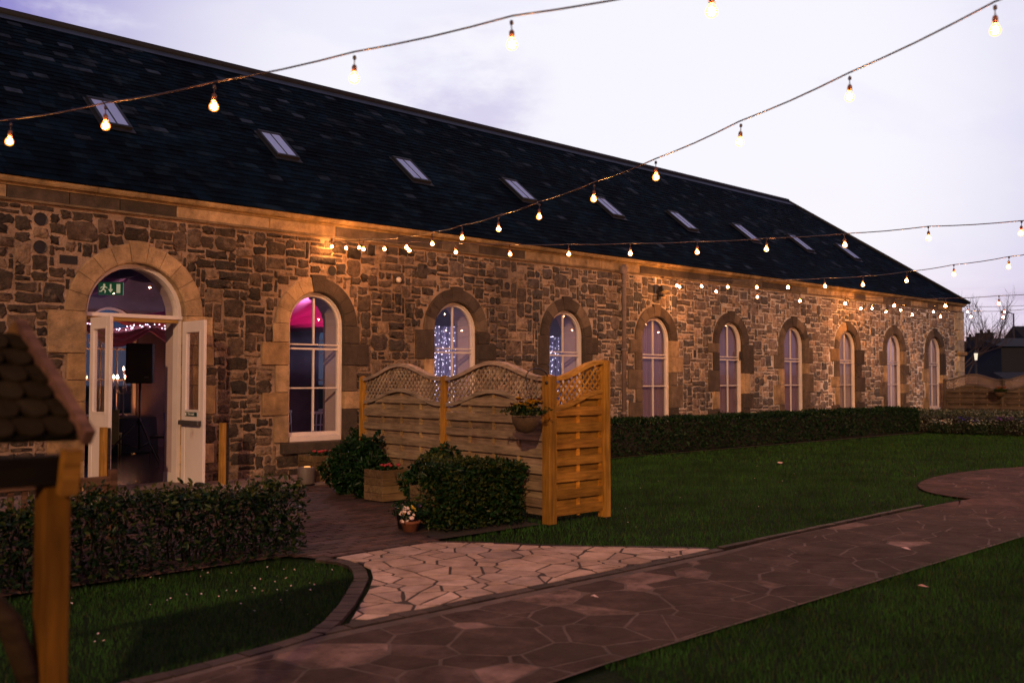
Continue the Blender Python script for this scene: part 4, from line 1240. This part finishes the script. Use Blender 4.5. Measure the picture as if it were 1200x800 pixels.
# hanging baskets
def basket(x,y,z,label,seed,hook=None,cols=((.85,.6,.03),(.8,.5,.02),(.12,.01,.02))):
    b=empty('hanging_basket',(x,y,z),0,label,'hanging basket','hanging baskets on the fences'); r=random.Random(seed)
    m=MB(); m.lathe([(.02,-.17),(.09,-.15),(.14,-.07),(.155,0),(.14,.0)],16); m.build('basket',M_wicker,b)
    leafcloud(900,blob(0,0,.06,.18,.18,.09,.3),.05,GD+GL,seed,.7,.4,b) 
    for i in range(22):
        m=MB()
        a=r.uniform(PI*.8,PI*1.7);q=.17*math.sqrt(r.uniform(.3,1)); fx,fy,fz=q*math.cos(a),q*math.sin(a),.14+r.uniform(-.05,.06); w=r.uniform(.026,.038); c=cols[0 if i<9 else (1 if i<14 else 2)]
        for rot in (0,.6):
            m.add([(fx,fy,fz-.01)]+[(fx+w*math.cos(t*2*PI/7+rot),fy+w*math.sin(t*2*PI/7+rot),fz+.008*(t%2)) for t in range(7)],[(0,1+t,1+(t+1)%7) for t in range(7)],c)
            fz+=.008
        m.build('blossom',M_petal,b)
    m=MB()
    for q in range(3):
        a=q*2*PI/3; m.tube([(.15*math.cos(a),.15*math.sin(a),0),(0,0,.42)],.0025,4)
    m.build('chain',M_dark,b)
    if hook:
        m=MB(); hx,hy=hook; pts=[]
        for i in range(13):
            t=i/12; a=PI*t; pts.append((hx*(1-math.cos(a))/2,hy*(1-math.cos(a))/2,.42+.09*math.sin(a)+.0))
        pts.append((hx,hy,.20)); m.tube(pts,.008,6); m.tube([(hx*.94,hy*.94,.36),(hx*1.06,hy*1.06,.36)],.02,6)
        m.build('bracket',M_dark,b)
    return b
# blob clips z at .03 (fine: basket-local)
basket(7.44,-6.68,1.17,'hanging basket of yellow flowers on a black hook on the timber screen',3,(.37,.04))
basket(33.6,-2.1,1.18,'hanging basket of mixed flowers on the far fence behind the border',4,(.24,0),((.6,.05,.02),(.5,.5,.4),(.6,.45,.05)))

# planters, pots
def planter(x,y,s,h,rz,label):
    p=empty('planter',(x,y,.012),rz,label,'planter','square timber planters'); r=random.Random(int(x*10))
    n=4; m=MB()
    for k in range(n):
        z0=.02+k*(h-.03)/n; z1=z0+(h-.03)/n-.004; c=wc(r,(.13,.088,.045))
        t=.03
        m.box((-s/2,-s/2,z0),(s/2,-s/2+t,z1),c,bev=.003); m.box((-s/2,s/2-t,z0),(s/2,s/2,z1),c,bev=.003)
        m.box((-s/2,-s/2+t+.001,z0),(-s/2+t,s/2-t-.001,z1),c,bev=.003); m.box((s/2-t,-s/2+t+.001,z0),(s/2,s/2-t-.001,z1),c,bev=.003)
    m.build('box',M_wood,p)
    m=MB(); m.box((-s/2+.031,-s/2+.031,.0),(s/2-.031,s/2-.031,h-.06)); m.build('soil',M_soil,p)
    def f(g,N):
        Q=g.uniform(-1,1,(N,3)); Q[:,0]*=s*.42;Q[:,1]*=s*.42;Q[:,2]=h-.03+Q[:,2]*.05; return Q
    leafcloud(260,f,.06,GD,int(x*7),.5,.4,p)
    for i in range(9):
        m=MB(); fx,fy=r.uniform(-.1,.16),r.uniform(-.16,.1); m.lathe([(.002,-.02),(.024,0),(.02,.015),(.002,.02)],7,c=(.28,.02,.03),loc=(fx,fy,h+.035)); m.build('blossom',M_petal,p)
    m=MB(); m.tube([(.06+.07*math.cos(a),-s/2-.008,h-.05-.13*math.sin(a)) for a in [PI*i/10 for i in range(11)]],.006,6); m.build('rope_handle',M_dark,p)
    return p
planter(7.81,-3.77,.40,.42,0,'square timber planter with dark red flowers in the middle of the courtyard edge')
planter(8.62,-1.05,.50,.42,0,'timber planter with a red flower below the first window')
planter(6.98,-5.80,.44,.42,0,'timber planter almost hidden behind the clipped bush')
gl=empty('ground_lamp',(8.12,-1.42,.03),0,'round dark pot lamp with a glowing orange top left of the planter below the window','lamp')
m=MB(); m.lathe([(.12,0),(.125,.02),(.125,.23),(.115,.25),(.1,.25)],20); m.build('housing',mat('pot_grey',(.10,.08,.07),.6,.2),gl)
m=MB(); m.lathe([(.001,.251),(.05,.251),(.045,.262),(.001,.266)],14,loc=(.0,-.03,0)); m.build('lens',M_glowtop,gl)
m=MB(); 
m.lathe([(.005,-.035),(.05,-.03),(.075,0),(.05,.03),(.005,.035)],12); ps=m.build('pale_rock',M_pale); ps.scale=(1.25,.7,.8); ps.location=(8.55,-2.10,.04); ps.rotation_euler=(0,.15,.5)
tag(ps,'small pale rounded rock on the ground between the two timber planters','rock')
fp=empty('flower_pot',(6.42,-6.02,.012),0,'terracotta pot of white, yellow and purple pansies at the left foot of the bush','flower pot')
m=MB(); m.lathe([(.07,0),(.095,.08),(.11,.085),(.11,.11),(.098,.11),(.09,.09)],18); m.build('pot',M_terra,fp)
leafcloud(350,blob(0,0,.2,.17,.17,.07,.2),.045,GD,8,.6,.4,fp)
r=random.Random(9)
for i in range(46):
    m=MB(); u=i/46; fx=-.2+.4*u*r.uniform(.7,1.1); fy=.15-.3*u+r.uniform(-.1,.1) ; fx,fy=fx*.9,-fy*.8+r.uniform(-.05,.05); fz=.10+r.uniform(0,.15)
    c=(.65,.5,.42) if i<24 else ((.65,.42,.04) if i<36 else (.18,.1,.35)); w=r.uniform(.016,.026)
    tl=r.uniform(-.5,.5)
    m.add([(fx,fy,fz)]+[(fx+w*math.cos(t*2*PI/5),fy+w*.6*math.sin(t*2*PI/5)-.01,fz+w*.8*math.sin(t*2*PI/5)) for t in range(5)],[(0,1+t,1+(t+1)%5) for t in range(5)],c)
    m.build('blossom',M_petal,fp)
tub=empty('flower_tub',(6.52,-5.84,.012),0,'small dark plastic tub behind the terracotta pot of pansies','flower pot')
m=MB(); m.lathe([(.09,0),(.12,.2),(.13,.2),(.13,.22),(.11,.22)],18); m.build('pot',M_black,tub)
leafcloud(200,blob(0,0,.25,.13,.13,.06,.2),.045,GD,18,.6,.4,tub)

# bench
bn=empty('garden_bench',(2.98,-4.9,.012),0,'wooden slatted garden bench behind the left hedge in front of the doorway','bench')
WB=(.09,.05,.032); r=random.Random(6)
m=MB()
m.box((-.95,-.03,.58),(.80,.03,.66),wc(r,WB),bev=.006); m.box((-.95,-.02,.36),(.80,.02,.41),wc(r,WB))
for i in range(15): x=-.88+i*.115; m.box((x,-.012,.405),(x+.05,.012,.585),wc(r,WB))
m.build('backrest',M_wood,bn)
m=MB()
for i in range(5): m.box((-.93,.07+i*.09,.32),(.82,.145+i*.09,.345),wc(r,WB),bev=.003)
m.build('seat',M_wood,bn)
for (x,y,h) in ((-.98,0,.66),(.83,0,.72),(-.98,.5,.5),(.83,.5,.5)):
    m=MB(); m.box((x-.035,y-.035,0),(x+.035,y+.035,h),wc(r,WB),bev=.006); m.build('leg',M_wood,bn)
for x in (-.98,.83):
    m=MB(); m.box((x-.045,.037,.5),(x+.045,.58,.54),wc(r,WB),bev=.006); m.build('armrest',M_wood,bn)
# handrail posts at doorway
for (x,y,lab) in ((7.20,-.62,'short square timber post beside the right door leaf'),(5.40,-.75,'short square timber post beside the left door leaf')):
    o=empty('timber_post',(x,y,.03),0,lab,'post','short posts flanking the doorway')
    m=MB(); m.box((-.04,-.04,0),(.04,.04,.90),(.30,.16,.035),bev=.004); m.build('shaft',M_post,o)
    m=MB(); m.box((.041,-.035,.0),(.085,.035,.89),(.03,.025,.02),bev=.003); m.build('backing_strip',M_wood,o)

# flood light over window four
fl=empty('flood_light',(18.42,-.09,3.50),0,'black flood light on the keystone of the window right of the downpipe','flood light')
m=MB(); m.box((-.13,-.24,.02),(.13,-.10,.16),bev=.015,M=Matrix.Rotation(R(-25),4,'X')); m.build('housing',M_dark,fl)
m=MB(); m.box((-.115,-.23,.012),(.115,-.12,.019),M=Matrix.Rotation(R(-25),4,'X')); m.build('lens',mat('flood_lens',(.5,.4,.25),.2,0,bump=0),fl)
m=MB(); m.box((-.03,-.12,-.02),(.03,.03,.03)); m.box((-.05,.0,-.08),(.05,.035,.06)); m.build('bracket',M_dark,fl)
sn=empty('wall_sensor',(18.25,-.06,3.80),0,'small pale lamp box on the wall above the flood light','sensor')
m=MB(); m.box((-.03,-.05,0),(.03,.0,.11),bev=.01); m.build('body',M_white,sn)

# ------------------------------------------------------------------ string lights
ST={
'A':[(2.2,-7.03,3.15),(2.51,-7.85,3.16),(2.82,-8.67,3.18),(3.17,-9.6,3.22),(3.51,-10.5,3.27),(3.88,-11.46,3.28)],
'B':[(9.4,-.15,3.79),(9.13,-.95,3.66),(8.89,-1.64,3.58),(8.49,-2.81,3.41),(8.19,-3.69,3.32),(7.88,-4.6,3.25),(7.57,-5.51,3.2),(7.24,-6.47,3.16),(6.93,-7.37,3.15),(6.59,-8.37,3.15),(6.27,-9.3,3.16),(5.93,-10.29,3.21),(5.6,-11.27,3.26),(5.27,-12.23,3.34)],
'C':[(9.66,-.68,3.72),(9.93,-1.55,3.64),(10.19,-2.39,3.56),(10.48,-3.31,3.47),(10.77,-4.25,3.41),(11.06,-5.17,3.36),(11.35,-6.11,3.32),(11.63,-7.02,3.3),(11.93,-7.98,3.29),(12.23,-8.93,3.31),(12.53,-9.9,3.3)],
'D':[(18.34,-.63,3.7),(17.98,-1.55,3.6),(17.64,-2.44,3.5),(17.29,-3.35,3.41),(16.95,-4.24,3.33),(16.58,-5.2,3.26),(16.24,-6.09,3.2),(15.89,-7.01,3.18),(15.54,-7.91,3.19),(15.19,-8.83,3.2)],
'E':[(18.65,-.48,3.7),(18.77,-1.39,3.54),(18.91,-2.35,3.37),(19.04,-3.3,3.24),(19.18,-4.25,3.14),(19.32,-5.22,3.05),(19.45,-6.18,3.0),(19.59,-7.12,3.0)],
'F':[(27.61,-.75,3.65),(27.7,-1.56,3.56),(27.79,-2.45,3.48),(27.88,-3.34,3.44),(27.98,-4.26,3.39)],
'G':[(27.31,-.56,3.64),(26.94,-1.48,3.48),(26.57,-2.39,3.34),(26.2,-3.3,3.23),(25.82,-4.22,3.17),(25.46,-5.12,3.1)]}
LAB={'A':'festoon string crossing the upper left of the photo in front of the roof',
'B':'festoon string rising from the wall right of the first window to the top right corner',
'C':'festoon string from the first wall hook crossing the middle windows to the right',
'D':'upper festoon string from the wall hook by the flood light, ending highest at the right',
'E':'lower festoon string from the wall hook by the flood light over the lawn',
'F':'far festoon string from the last wall hook, level across the far border',
'G':'far festoon string from the last wall hook, hanging lowest near the hall corner'}
ANCH={'A':(.27,-.02,3.94),'B':(9.45,-.02,3.90),'C':(9.47,-.02,3.90),'D':(18.56,-.02,3.94),'E':(18.6,-.02,3.94),'F':(27.56,-.02,3.96),'G':(27.52,-.02,3.96)}
# shared bulb meshes
bm_=MB(); bm_.lathe([(.012,.040),(.020,.026),(.031,.008),(.035,-.008),(.031,-.024),(.019,-.035),(.004,-.040)],12)
b0=bm_.build('bulb',M_envelope)
fm_=MB(); fm_.lathe([(.006,.019),(.016,.010),(.021,-.006),(.016,-.019),(.004,-.025)],8); f0=fm_.build('filament',M_bulb,b0)
s_=MB(); s_.lathe([(.013,.036),(.017,.038),(.018,.075),(.013,.086),(.006,.092)],10); s0=s_.build('socket',M_socket,b0)
c_=MB(); c_.tube([(0,0,.09),(.002,0,.135)],.004,5); c_.lathe([(.006,.125),(.013,.130),(.012,.150),(.005,.156)],8); k0=c_.build('cord',M_cable,b0)
def cat(P):
    out=[]
    for i in range(len(P)-1):
        a,b=Vector(P[i]),Vector(P[i+1])
        for t in range(4):
            u=t/4; p=a.lerp(b,u); p.z-=.012*math.sin(PI*u); out.append(p)
    out.append(Vector(P[-1])); return out
used=False
for kx,pts in ST.items():
    s=empty('string_lights',ANCH[kx],0,LAB[kx],'string lights','festoon strings hung over the garden')
    A=Vector(ANCH[kx]); r=random.Random(ord(kx))
    P=[Vector(p) for p in pts]
    # more bulbs beyond the frame
    d=(P[-1]-P[-2]); d.z=max(.03,d.z)
    ext={'A':3,'B':3,'C':3,'D':3,'E':4,'F':6,'G':4}[kx]
    for i in range(ext): P.append(P[-1]+Vector((d.x,d.y,.02+.02*i)))
    if kx=='A':
        d0=(P[0]-A); n=7; pre=[A+d0*(i/n) for i in range(1,n)]
        for i,p in enumerate(pre): p.z=3.94-.75*math.sin((i+1)/n*PI/2)*.93
        P=pre+P
    W=[A-A]+[p-A+Vector((0,0,.145)) for p in P]; 
    W.append(W[-1]+Vector((d.x,d.y,.05)))
    m=MB(); m.tube(cat(W),.0055 if kx in 'AB' else .0065,5); m.build('cable',M_cable,s)
    m=MB(); m.tube([(0,.02,0),(0,-.03,0),(0,-.03,.03)],.008,6); m.build('wall_hook',M_dark,s)
    for p in P:
        if not used: b=b0; used=True
        else: b=copy_tree(b0,s)
        b.parent=s; b.scale=(.8,.8,.8) if kx in 'AB' else (.95,.95,.95); b.location=p-A; b.rotation_euler=(r.uniform(-.07,.07),r.uniform(-.07,.07),r.uniform(0,6))

# ------------------------------------------------------------------ roofed garden shelter at left
sh=empty('garden_shelter',(1.11,-10.99,0),0,'small timber shelter with scalloped shingle roof at the left edge','garden shelter')
o0=Vector((1.11,-10.99,0))
def cw(x,z): # camera-plan offsets -> world
    return Vector((.698*z+.716*x,-14.1+.716*z-.698*x,0))
ap=cw(-1.60,3.2)-o0+Vector((0,0,1.70)); ev=cw(-1.27,2.92)-o0+Vector((0,0,1.385))
down=ev-ap; dh=Vector((down.x,down.y,0)).normalized(); rd=Vector((dh.y,-dh.x,0))
if (cw(-3,3)-cw(-1.5,3)).dot(rd)<0: rd=-rd
Lr=1.7
sl=down.normalized(); nrm=rd.cross(sl); nrm=nrm if nrm.z>0 else -nrm
sl2=Vector((-sl.x,-sl.y,sl.z)); nrm2=rd.cross(sl2); nrm2=nrm2 if nrm2.z>0 else -nrm2
r=random.Random(12)
m=MB(); DL=down.length
def slope(s_dir,n_dir):
    A=ap;Bp=ap+rd*Lr;Cp=Bp+s_dir*DL;Dp=A+s_dir*DL
    th=n_dir*-.012
    m.add([A,Bp,Cp,Dp,A+th,Bp+th,Cp+th,Dp+th],[(0,1,2,3),(4,7,6,5),(0,3,7,4),(1,5,6,2),(3,2,6,7)],(.01,.008,.004))
    rows=6; e=DL/rows
    for i in range(rows):
        k=int(Lr/.085)
        for j in range(k+1):
            u=(j+.5*(i%2))*.085
            if u>Lr-.02: continue
            w=.041; _f=r.uniform(.85,1.15); c=tuple(q*_f for q in (.024,.017,.008))
            base=A+s_dir*(i*e*.98)+rd*u+n_dir*.004
            P=[base-rd*min(w,u)*1.0,base+rd*w]
            L_=e*1.12
            arc=[base+rd*w*math.cos(t)+s_dir*(L_-.05+.05*math.sin(t)) +n_dir*.012 for t in [PI*q/8 for q in range(9)]]
            vs=[base-rd*w,base+rd*w]+arc; n=len(vs)
            lo=[v-n_dir*.009 for v in arc]
            m.add(vs+lo,[tuple(range(n))]+[(2+q,n+q,n+q+1,3+q) for q in range(8)],c)
slope(sl,nrm); slope(sl2,nrm2)
m.build('shingle_roof',M_shingle,sh)
m=MB()
def beam(a,b,w,h,c,upv=Vector((0,0,1))):
    a=Vector(a);b=Vector(b);d=(b-a).normalized();s=d.cross(upv).normalized();u=s.cross(d)
    vs=[]
    for p in (a,b):
        for (i,j) in ((-1,-1),(1,-1),(1,1),(-1,1)): vs.append(p+s*w/2*i+u*h/2*j)
    m.add(vs,[(0,1,5,4),(1,2,6,5),(2,3,7,6),(3,0,4,7),(0,3,2,1),(4,5,6,7)],c)
bo=-rd*.022+nrm*.012
beam(ap+bo-sl*.03,ev+bo+sl*.02,.03,.048,(.15,.075,.05),nrm)
ev2=ap+sl2*DL
beam(ap+bo-sl2*.0,ev2+bo+sl2*.02,.045,.075,(.20,.10,.03),nrm2)
m.build('barge_boards',M_wood,sh)
m=MB(); beam(ap-rd*.03+Vector((0,0,-.03)),ap+rd*Lr+Vector((0,0,-.03)),.03,.03,(.3,.15,.04)); 
m.build('ridge_board',M_wood,sh)
# posts and beams
def postat(v,name='post'):
    global m
    m=MB(); m.box((v.x-.04,v.y-.04,-.0),(v.x+.04,v.y+.04,1.24),(.14,.06,.007),bev=.006,M=None); return m.build('post',M_post,sh)
pa=Vector((0,0,0))
postat(pa); pb=pa+rd*(Lr-.35); postat(pb)
m=MB(); beam(pa+Vector((0,0,1.285))-rd*.06,pb+Vector((0,0,1.285))+rd*.06,.10,.085,(.007,.005,.003));  m.build('beam',M_wood,sh)
m=MB(); pts=[pa+Vector((0,0,.62))+rd*.04,pa+Vector((0,0,.85))+rd*.12,pa+Vector((0,0,1.05))+rd*.28,pa+Vector((0,0,1.22))+rd*.52]; m.tube(pts,.035,8,c=(.05,.03,.015)); m.build('brace',M_wood,sh)
m=MB(); e1=ev+Vector((0,0,-.06)); beam(e1-rd*.0-sl*.04,e1+Vector((0,0,-.11))-dh*.06,.035,.05,(.26,.12,.02),rd); m.build('eave_bracket',M_wood,sh)

# ------------------------------------------------------------------ background beyond the fence
def house(x,y,w,dp,h,rh,rz,label,chims,wins,mt=None,light=False):
    b=empty('house',(x,y,-.02),rz,label,'house','dark houses beyond the far fence')
    m=MB(); m.box((0,0,0),(w,dp,h)); m.build('wall',mt or M_house,b)
    m=MB(); m.add([(-.2,-.25,h),(w+.2,-.25,h),(w+.2,dp+.25,h),(-.2,dp+.25,h),(-.2,dp/2,h+rh),(w+.2,dp/2,h+rh)],[(0,1,5,4),(2,3,4,5),(0,4,3),(1,2,5),(0,3,2,1)]); ro=m.build('roof',M_hroof,b)
    for cx in chims:
        m=MB(); m.box((cx-.5,dp/2-.35,h+rh-.9),(cx+.5,dp/2+.35,h+rh+.3)); m.box((cx-.58,dp/2-.43,h+rh+.3),(cx+.58,dp/2+.43,h+rh+.4))
        for q in (-.28,.28): m.tube([(cx+q,dp/2,h+rh+.4),(cx+q,dp/2,h+rh+.65)],.12,8)
        m.build('chimney',M_house,ro)
    for (wx,wz,ww,wh) in wins:
        m=MB(); m.box((wx,-.04,wz),(wx+ww,.02,wz+wh)); wo=m.build('window',mat('pane_dark',(.05,.06,.09),.2,0,bump=0),b)
        m=MB()
        for (a,c,d_,e_) in ((0,0,ww,.1),(0,wh-.1,ww,wh),(0,.1,.1,wh-.1),(ww-.1,.1,ww,wh-.1),(.1,wh/2-.04,ww-.1,wh/2+.04),(ww/2-.03,.1,ww/2+.03,wh/2-.04),(ww/2-.03,wh/2+.04,ww/2+.03,wh-.1)):
            m.box((wx+a,-.07,wz+c),(wx+d_,-.042,wz+e_))
        m.build('frame',M_hwin,wo)
    return b
hz=R(-44.3)
def cwp(px,z): v=cw((px-600)/1167*z,z); return v.x,v.y
x,y=cwp(1112,88); house(x,y,4.6,6,3.6,1.6,hz,'dark low house directly right of the hall corner beyond the fence',[3.6],[(1.2,1.2,1.0,1.5)])
x,y=cwp(1158,84); house(x,y,2.2,6,3.2,1.3,hz,'narrow dark house with a chimney between its two neighbours',[1.6],[(.5,1.3,1.1,1.5)])
x,y=cwp(1174,72); house(x,y,9,7,4.05,.75,hz,'tall dark house at the right edge beyond the fence',[.5],[(2.0,2.2,.8,1.0)])
x,y=cwp(1186,60); house(x,y,6,4,1.5,.6,hz,'pale low outbuilding in front of the dark houses at the right edge',[],[(1.0,.6,.7,.7)],M_housel)
x,y=cwp(1215,95); house(x,y,14,8,4.5,2.5,hz,'dark house beyond the right edge of the row',[2],[])
lp=empty('lamp_post',(*cwp(1144,45),-.02),0,'short lamp post with a lit lantern beyond the far fence','lamp post')
m=MB(); m.tube([(0,0,0),(0,0,2.4)],.05,8); m.build('pole',M_dark,lp)
m=MB(); m.lathe([(.05,2.5),(.08,2.8),(.07,2.81)],10); m.build('lantern',M_lampl,lp)
m=MB(); m.lathe([(.11,2.82),(.05,2.9),(.01,2.95)],10); m.build('cap',M_dark,lp)
lc=empty('street_lamp',(*cwp(1189,98),-.02),0,'tall thin street lamp standing behind the houses at the right','street lamp')
m=MB(); m.tube([(0,0,0),(0,0,8.2)],[.12,.07],8); m.build('pole',M_dark,lc)
ar=Vector((-.716,.698,0)); m=MB(); m.tube([(0,0,8.15),ar*.5+Vector((0,0,8.3)),ar*1.0+Vector((0,0,8.32))],.05,6); m.tube([ar*.7+Vector((0,0,8.28)),ar*1.25+Vector((0,0,8.3))],.09,6); m.build('lamp_head',M_dark,lc)
# bare trees
def bare_tree(x,y,h,label,seed,spread=.55,name='bare_tree',thick=.11):
    t=empty(name,(x,y,-.02),0,label,'tree','bare trees beyond the far fence'); r=random.Random(seed)
    tr=MB(); tr.tube([(0,0,0),(.05,0,h*.2),(.0,.05,h*.36)],[thick,thick*.8,thick*.65],8); tr.build('trunk',M_bark,t)
    m=MB()
    def br(p,d,L,rad,dep):
        n=4; pts=[p.copy()]; q=p.copy(); dd=d.copy()
        for i in range(n):
            dd=(dd+Vector((r.uniform(-.22,.22),r.uniform(-.22,.22),r.uniform(-.05,.16)))).normalized(); q=q+dd*L/n; pts.append(q.copy())
            if dep>0 and i>0:
                for _ in range(2 if dep>1 else 2):
                    a=Vector((r.uniform(-1,1),r.uniform(-1,1),r.uniform(-.1,.9))).normalized()
                    br(q.copy(),(dd*.8+a*spread*1.3).normalized(),L*r.uniform(.42,.68),rad*.5,dep-1)
        m.tube(pts,[rad,rad*.85,rad*.7,rad*.55,rad*.3],3 if dep<2 else 5,caps=False)
    for i in range(7):
        a=i*2*PI/7+r.uniform(-.3,.3); br(Vector((0,.05,h*(.2+.022*i))),Vector((math.cos(a)*spread*1.5,math.sin(a)*spread*1.5,.75)).normalized(),h*.36,thick*.42,3)
    m.build('crown',M_bark,t)
x,y=cwp(1128,52); bare_tree(x,y,6.8,'bare thin branched tree just right of the hall corner',4,.6)
x,y=cwp(1186,105); bare_tree(x,y,8.0,'bare rounded tree behind the houses near the street lamp',5,.5)
x,y=cwp(1172,100); bare_tree(x,y,6.6,'small bare tree above the narrow house, left of the street lamp',8,.5)
x,y=cwp(1215,100); bare_tree(x,y,8.2,'bare tree behind the roof of the tall house at the right edge',9,.5)

# ------------------------------------------------------------------ world
w=bpy.data.worlds.new('World'); sc.world=w; w.use_nodes=True; nt=w.node_tree; N=nt.nodes; L=nt.links
bg=N['Background']
SUN_AZ=42.0; SUN_EL=20.0   # direction the warm light travels (deg from +X), its elevation
tc=N.new('ShaderNodeTexCoord')
def vm(op_,a,b=None):
    n=N.new('ShaderNodeVectorMath'); n.operation=op_
    for i,q in enumerate((a,b)):
        if q is None: continue
        if isinstance(q,(tuple,list,Vector)): n.inputs[i].default_value=tuple(q)
        else: L.new(q,n.inputs[i])
    return n
def ma(op_,a,b=None,cl=False):
    n=N.new('ShaderNodeMath'); n.operation=op_; n.use_clamp=cl
    for i,q in enumerate((a,b)):
        if q is None: continue
        if isinstance(q,(int,float)): n.inputs[i].default_value=q
        else: L.new(q,n.inputs[i])
    return n.outputs[0]
def mrange(x,a,b,c,d,smooth=True):
    n=N.new('ShaderNodeMapRange'); n.interpolation_type='SMOOTHSTEP' if smooth else 'LINEAR'
    L.new(x,n.inputs[0]); n.inputs[1].default_value=a;n.inputs[2].default_value=b;n.inputs[3].default_value=c;n.inputs[4].default_value=d; return n.outputs[0]
def mixc(f,a,b):
    n=N.new('ShaderNodeMix'); n.data_type='RGBA'; n.clamp_factor=True
    if isinstance(f,(int,float)): n.inputs[0].default_value=f
    else: L.new(f,n.inputs[0])
    for i,q in ((6,a),(7,b)):
        if isinstance(q,tuple): n.inputs[i].default_value=(*q,1)
        else: L.new(q,n.inputs[i])
    return n.outputs[2]
nd=vm('NORMALIZE',tc.outputs['Generated']).outputs[0]
gaz=R(40); gel=R(15)
_a=R(45.7+3.0); _e=R(15.5); CLD=(math.cos(_a)*math.cos(_e),math.sin(_a)*math.cos(_e),math.sin(_e))
G=(math.cos(gaz)*math.cos(gel),math.sin(gaz)*math.cos(gel),math.sin(gel))
dot=vm('DOT_PRODUCT',nd,G).outputs['Value']
sep=N.new('ShaderNodeSeparateXYZ'); L.new(nd,sep.inputs[0]); zc=sep.outputs[2]
mp=N.new('ShaderNodeMapping'); mp.inputs['Scale'].default_value=(1,1,2.6); L.new(nd,mp.inputs[0])
n1=N.new('ShaderNodeTexNoise'); n1.inputs['Scale'].default_value=3.4; n1.inputs['Detail'].default_value=7; n1.inputs['Roughness'].default_value=.55; n1.inputs['Distortion'].default_value=.4; L.new(mp.outputs[0],n1.inputs['Vector'])
cl=mrange(n1.outputs['Fac'],.40,.66,0,1)
# glow falls off away from the afterglow
gl_=mrange(dot,.825,.975,0,1)
base=mixc(gl_,(.25,.215,.60),(.93,.92,1.0))
away=ma('MULTIPLY',mrange(dot,.52,.80,0,1),mrange(zc,.78,.47,0,1))
base=mixc(away,(.008,.013,.034),base)
cm=ma('MULTIPLY',cl,mrange(dot,.72,.975,.75,.0))
base=mixc(cm,base,(.44,.38,.72))
n3=N.new('ShaderNodeTexNoise'); n3.inputs['Scale'].default_value=5.5; n3.inputs['Detail'].default_value=8; n3.inputs['Roughness'].default_value=.6; L.new(mp.outputs[0],n3.inputs['Vector'])
pf=ma('MULTIPLY',mrange(n3.outputs['Fac'],.52,.72,0,1),mrange(dot,.70,.86,0,.55)); base=mixc(pf,base,(.92,.90,1.0))
dc=vm('DOT_PRODUCT',nd,CLD).outputs['Value']
cp=ma('MULTIPLY',mrange(dc,.9945,.9995,0,1),mrange(n3.outputs['Fac'],.36,.6,0,1)); base=mixc(ma('MULTIPLY',cp,.55),base,(.50,.44,.74))
st2=ma('MULTIPLY',mrange(n1.outputs['Fac'],.5,.62,0,.22),mrange(dot,.9,.99,.6,1)); base=mixc(st2,base,(.66,.66,.93))
# horizon bands
mp2=N.new('ShaderNodeMapping'); mp2.inputs['Scale'].default_value=(2.2,2.2,26); L.new(nd,mp2.inputs[0])
n2=N.new('ShaderNodeTexNoise'); n2.inputs['Scale'].default_value=2.2; n2.inputs['Detail'].default_value=5; L.new(mp2.outputs[0],n2.inputs['Vector'])
hb=mrange(zc,.14,.05,0,1); base=mixc(ma('MULTIPLY',hb,ma('MULTIPLY',away,.45)),base,(.84,.72,.86))
st=ma('MULTIPLY',mrange(n2.outputs['Fac'],.42,.6,0,1),mrange(zc,.10,.055,0,1)); base=mixc(ma('MULTIPLY',st,ma('MULTIPLY',away,.75)),base,(.42,.34,.52))
pk=mrange(zc,.052,.03,0,1); base=mixc(ma('MULTIPLY',pk,ma('MULTIPLY',away,.7)),base,(.85,.42,.42))
gnd=mrange(zc,.0,-.03,0,1); base=mixc(gnd,base,(.01,.012,.012))
sky=N.new('ShaderNodeTexSky'); sky.sky_type='NISHITA'; sky.sun_disc=False; sky.sun_elevation=R(SUN_EL)*0+R(1.0); sky.sun_rotation=R(90-30)
bg.inputs[1].default_value=1.0
L.new(base,bg.inputs[0])
bg2=N.new('ShaderNodeBackground'); L.new(sky.outputs[0],bg2.inputs[0]); bg2.inputs[1].default_value=.004
ad=N.new('ShaderNodeAddShader'); L.new(bg.outputs[0],ad.inputs[0]); L.new(bg2.outputs[0],ad.inputs[1]); L.new(ad.outputs[0],N['World Output'].inputs[0])

sl_=bpy.data.lights.new('warm_lamp','SUN'); sl_.energy=2.0; sl_.angle=R(.7); sl_.color=(1,.57,.29)
so=bpy.data.objects.new('warm_lamp',sl_); link(so)
dv=Vector((math.cos(R(SUN_AZ))*math.cos(R(SUN_EL)),math.sin(R(SUN_AZ))*math.cos(R(SUN_EL)),-math.sin(R(SUN_EL))))
so.rotation_euler=dv.to_track_quat('-Z','Y').to_euler(); so.location=(-5,-25,10)

# ------------------------------------------------------------------ camera
cd_=bpy.data.cameras.new('camera'); cam=bpy.data.objects.new('camera',cd_); link(cam)
cam.location=(0,-14.1,1.55); cam.rotation_euler=(R(90+2.257),0,R(45.727-90)); cd_.lens=35.0; cd_.sensor_width=36
cd_.clip_start=.05; cd_.clip_end=1500
cd_.dof.use_dof=True; cd_.dof.focus_distance=15; cd_.dof.aperture_fstop=2.0
sc.camera=cam
sc.view_settings.view_transform='Standard'; sc.view_settings.look='None'; sc.view_settings.gamma=1; sc.view_settings.exposure=0
sc.render.engine='CYCLES'; sc.cycles.use_denoising=True
sc.cycles.max_bounces=6; sc.cycles.transparent_max_bounces=12; sc.cycles.sample_clamp_indirect=4
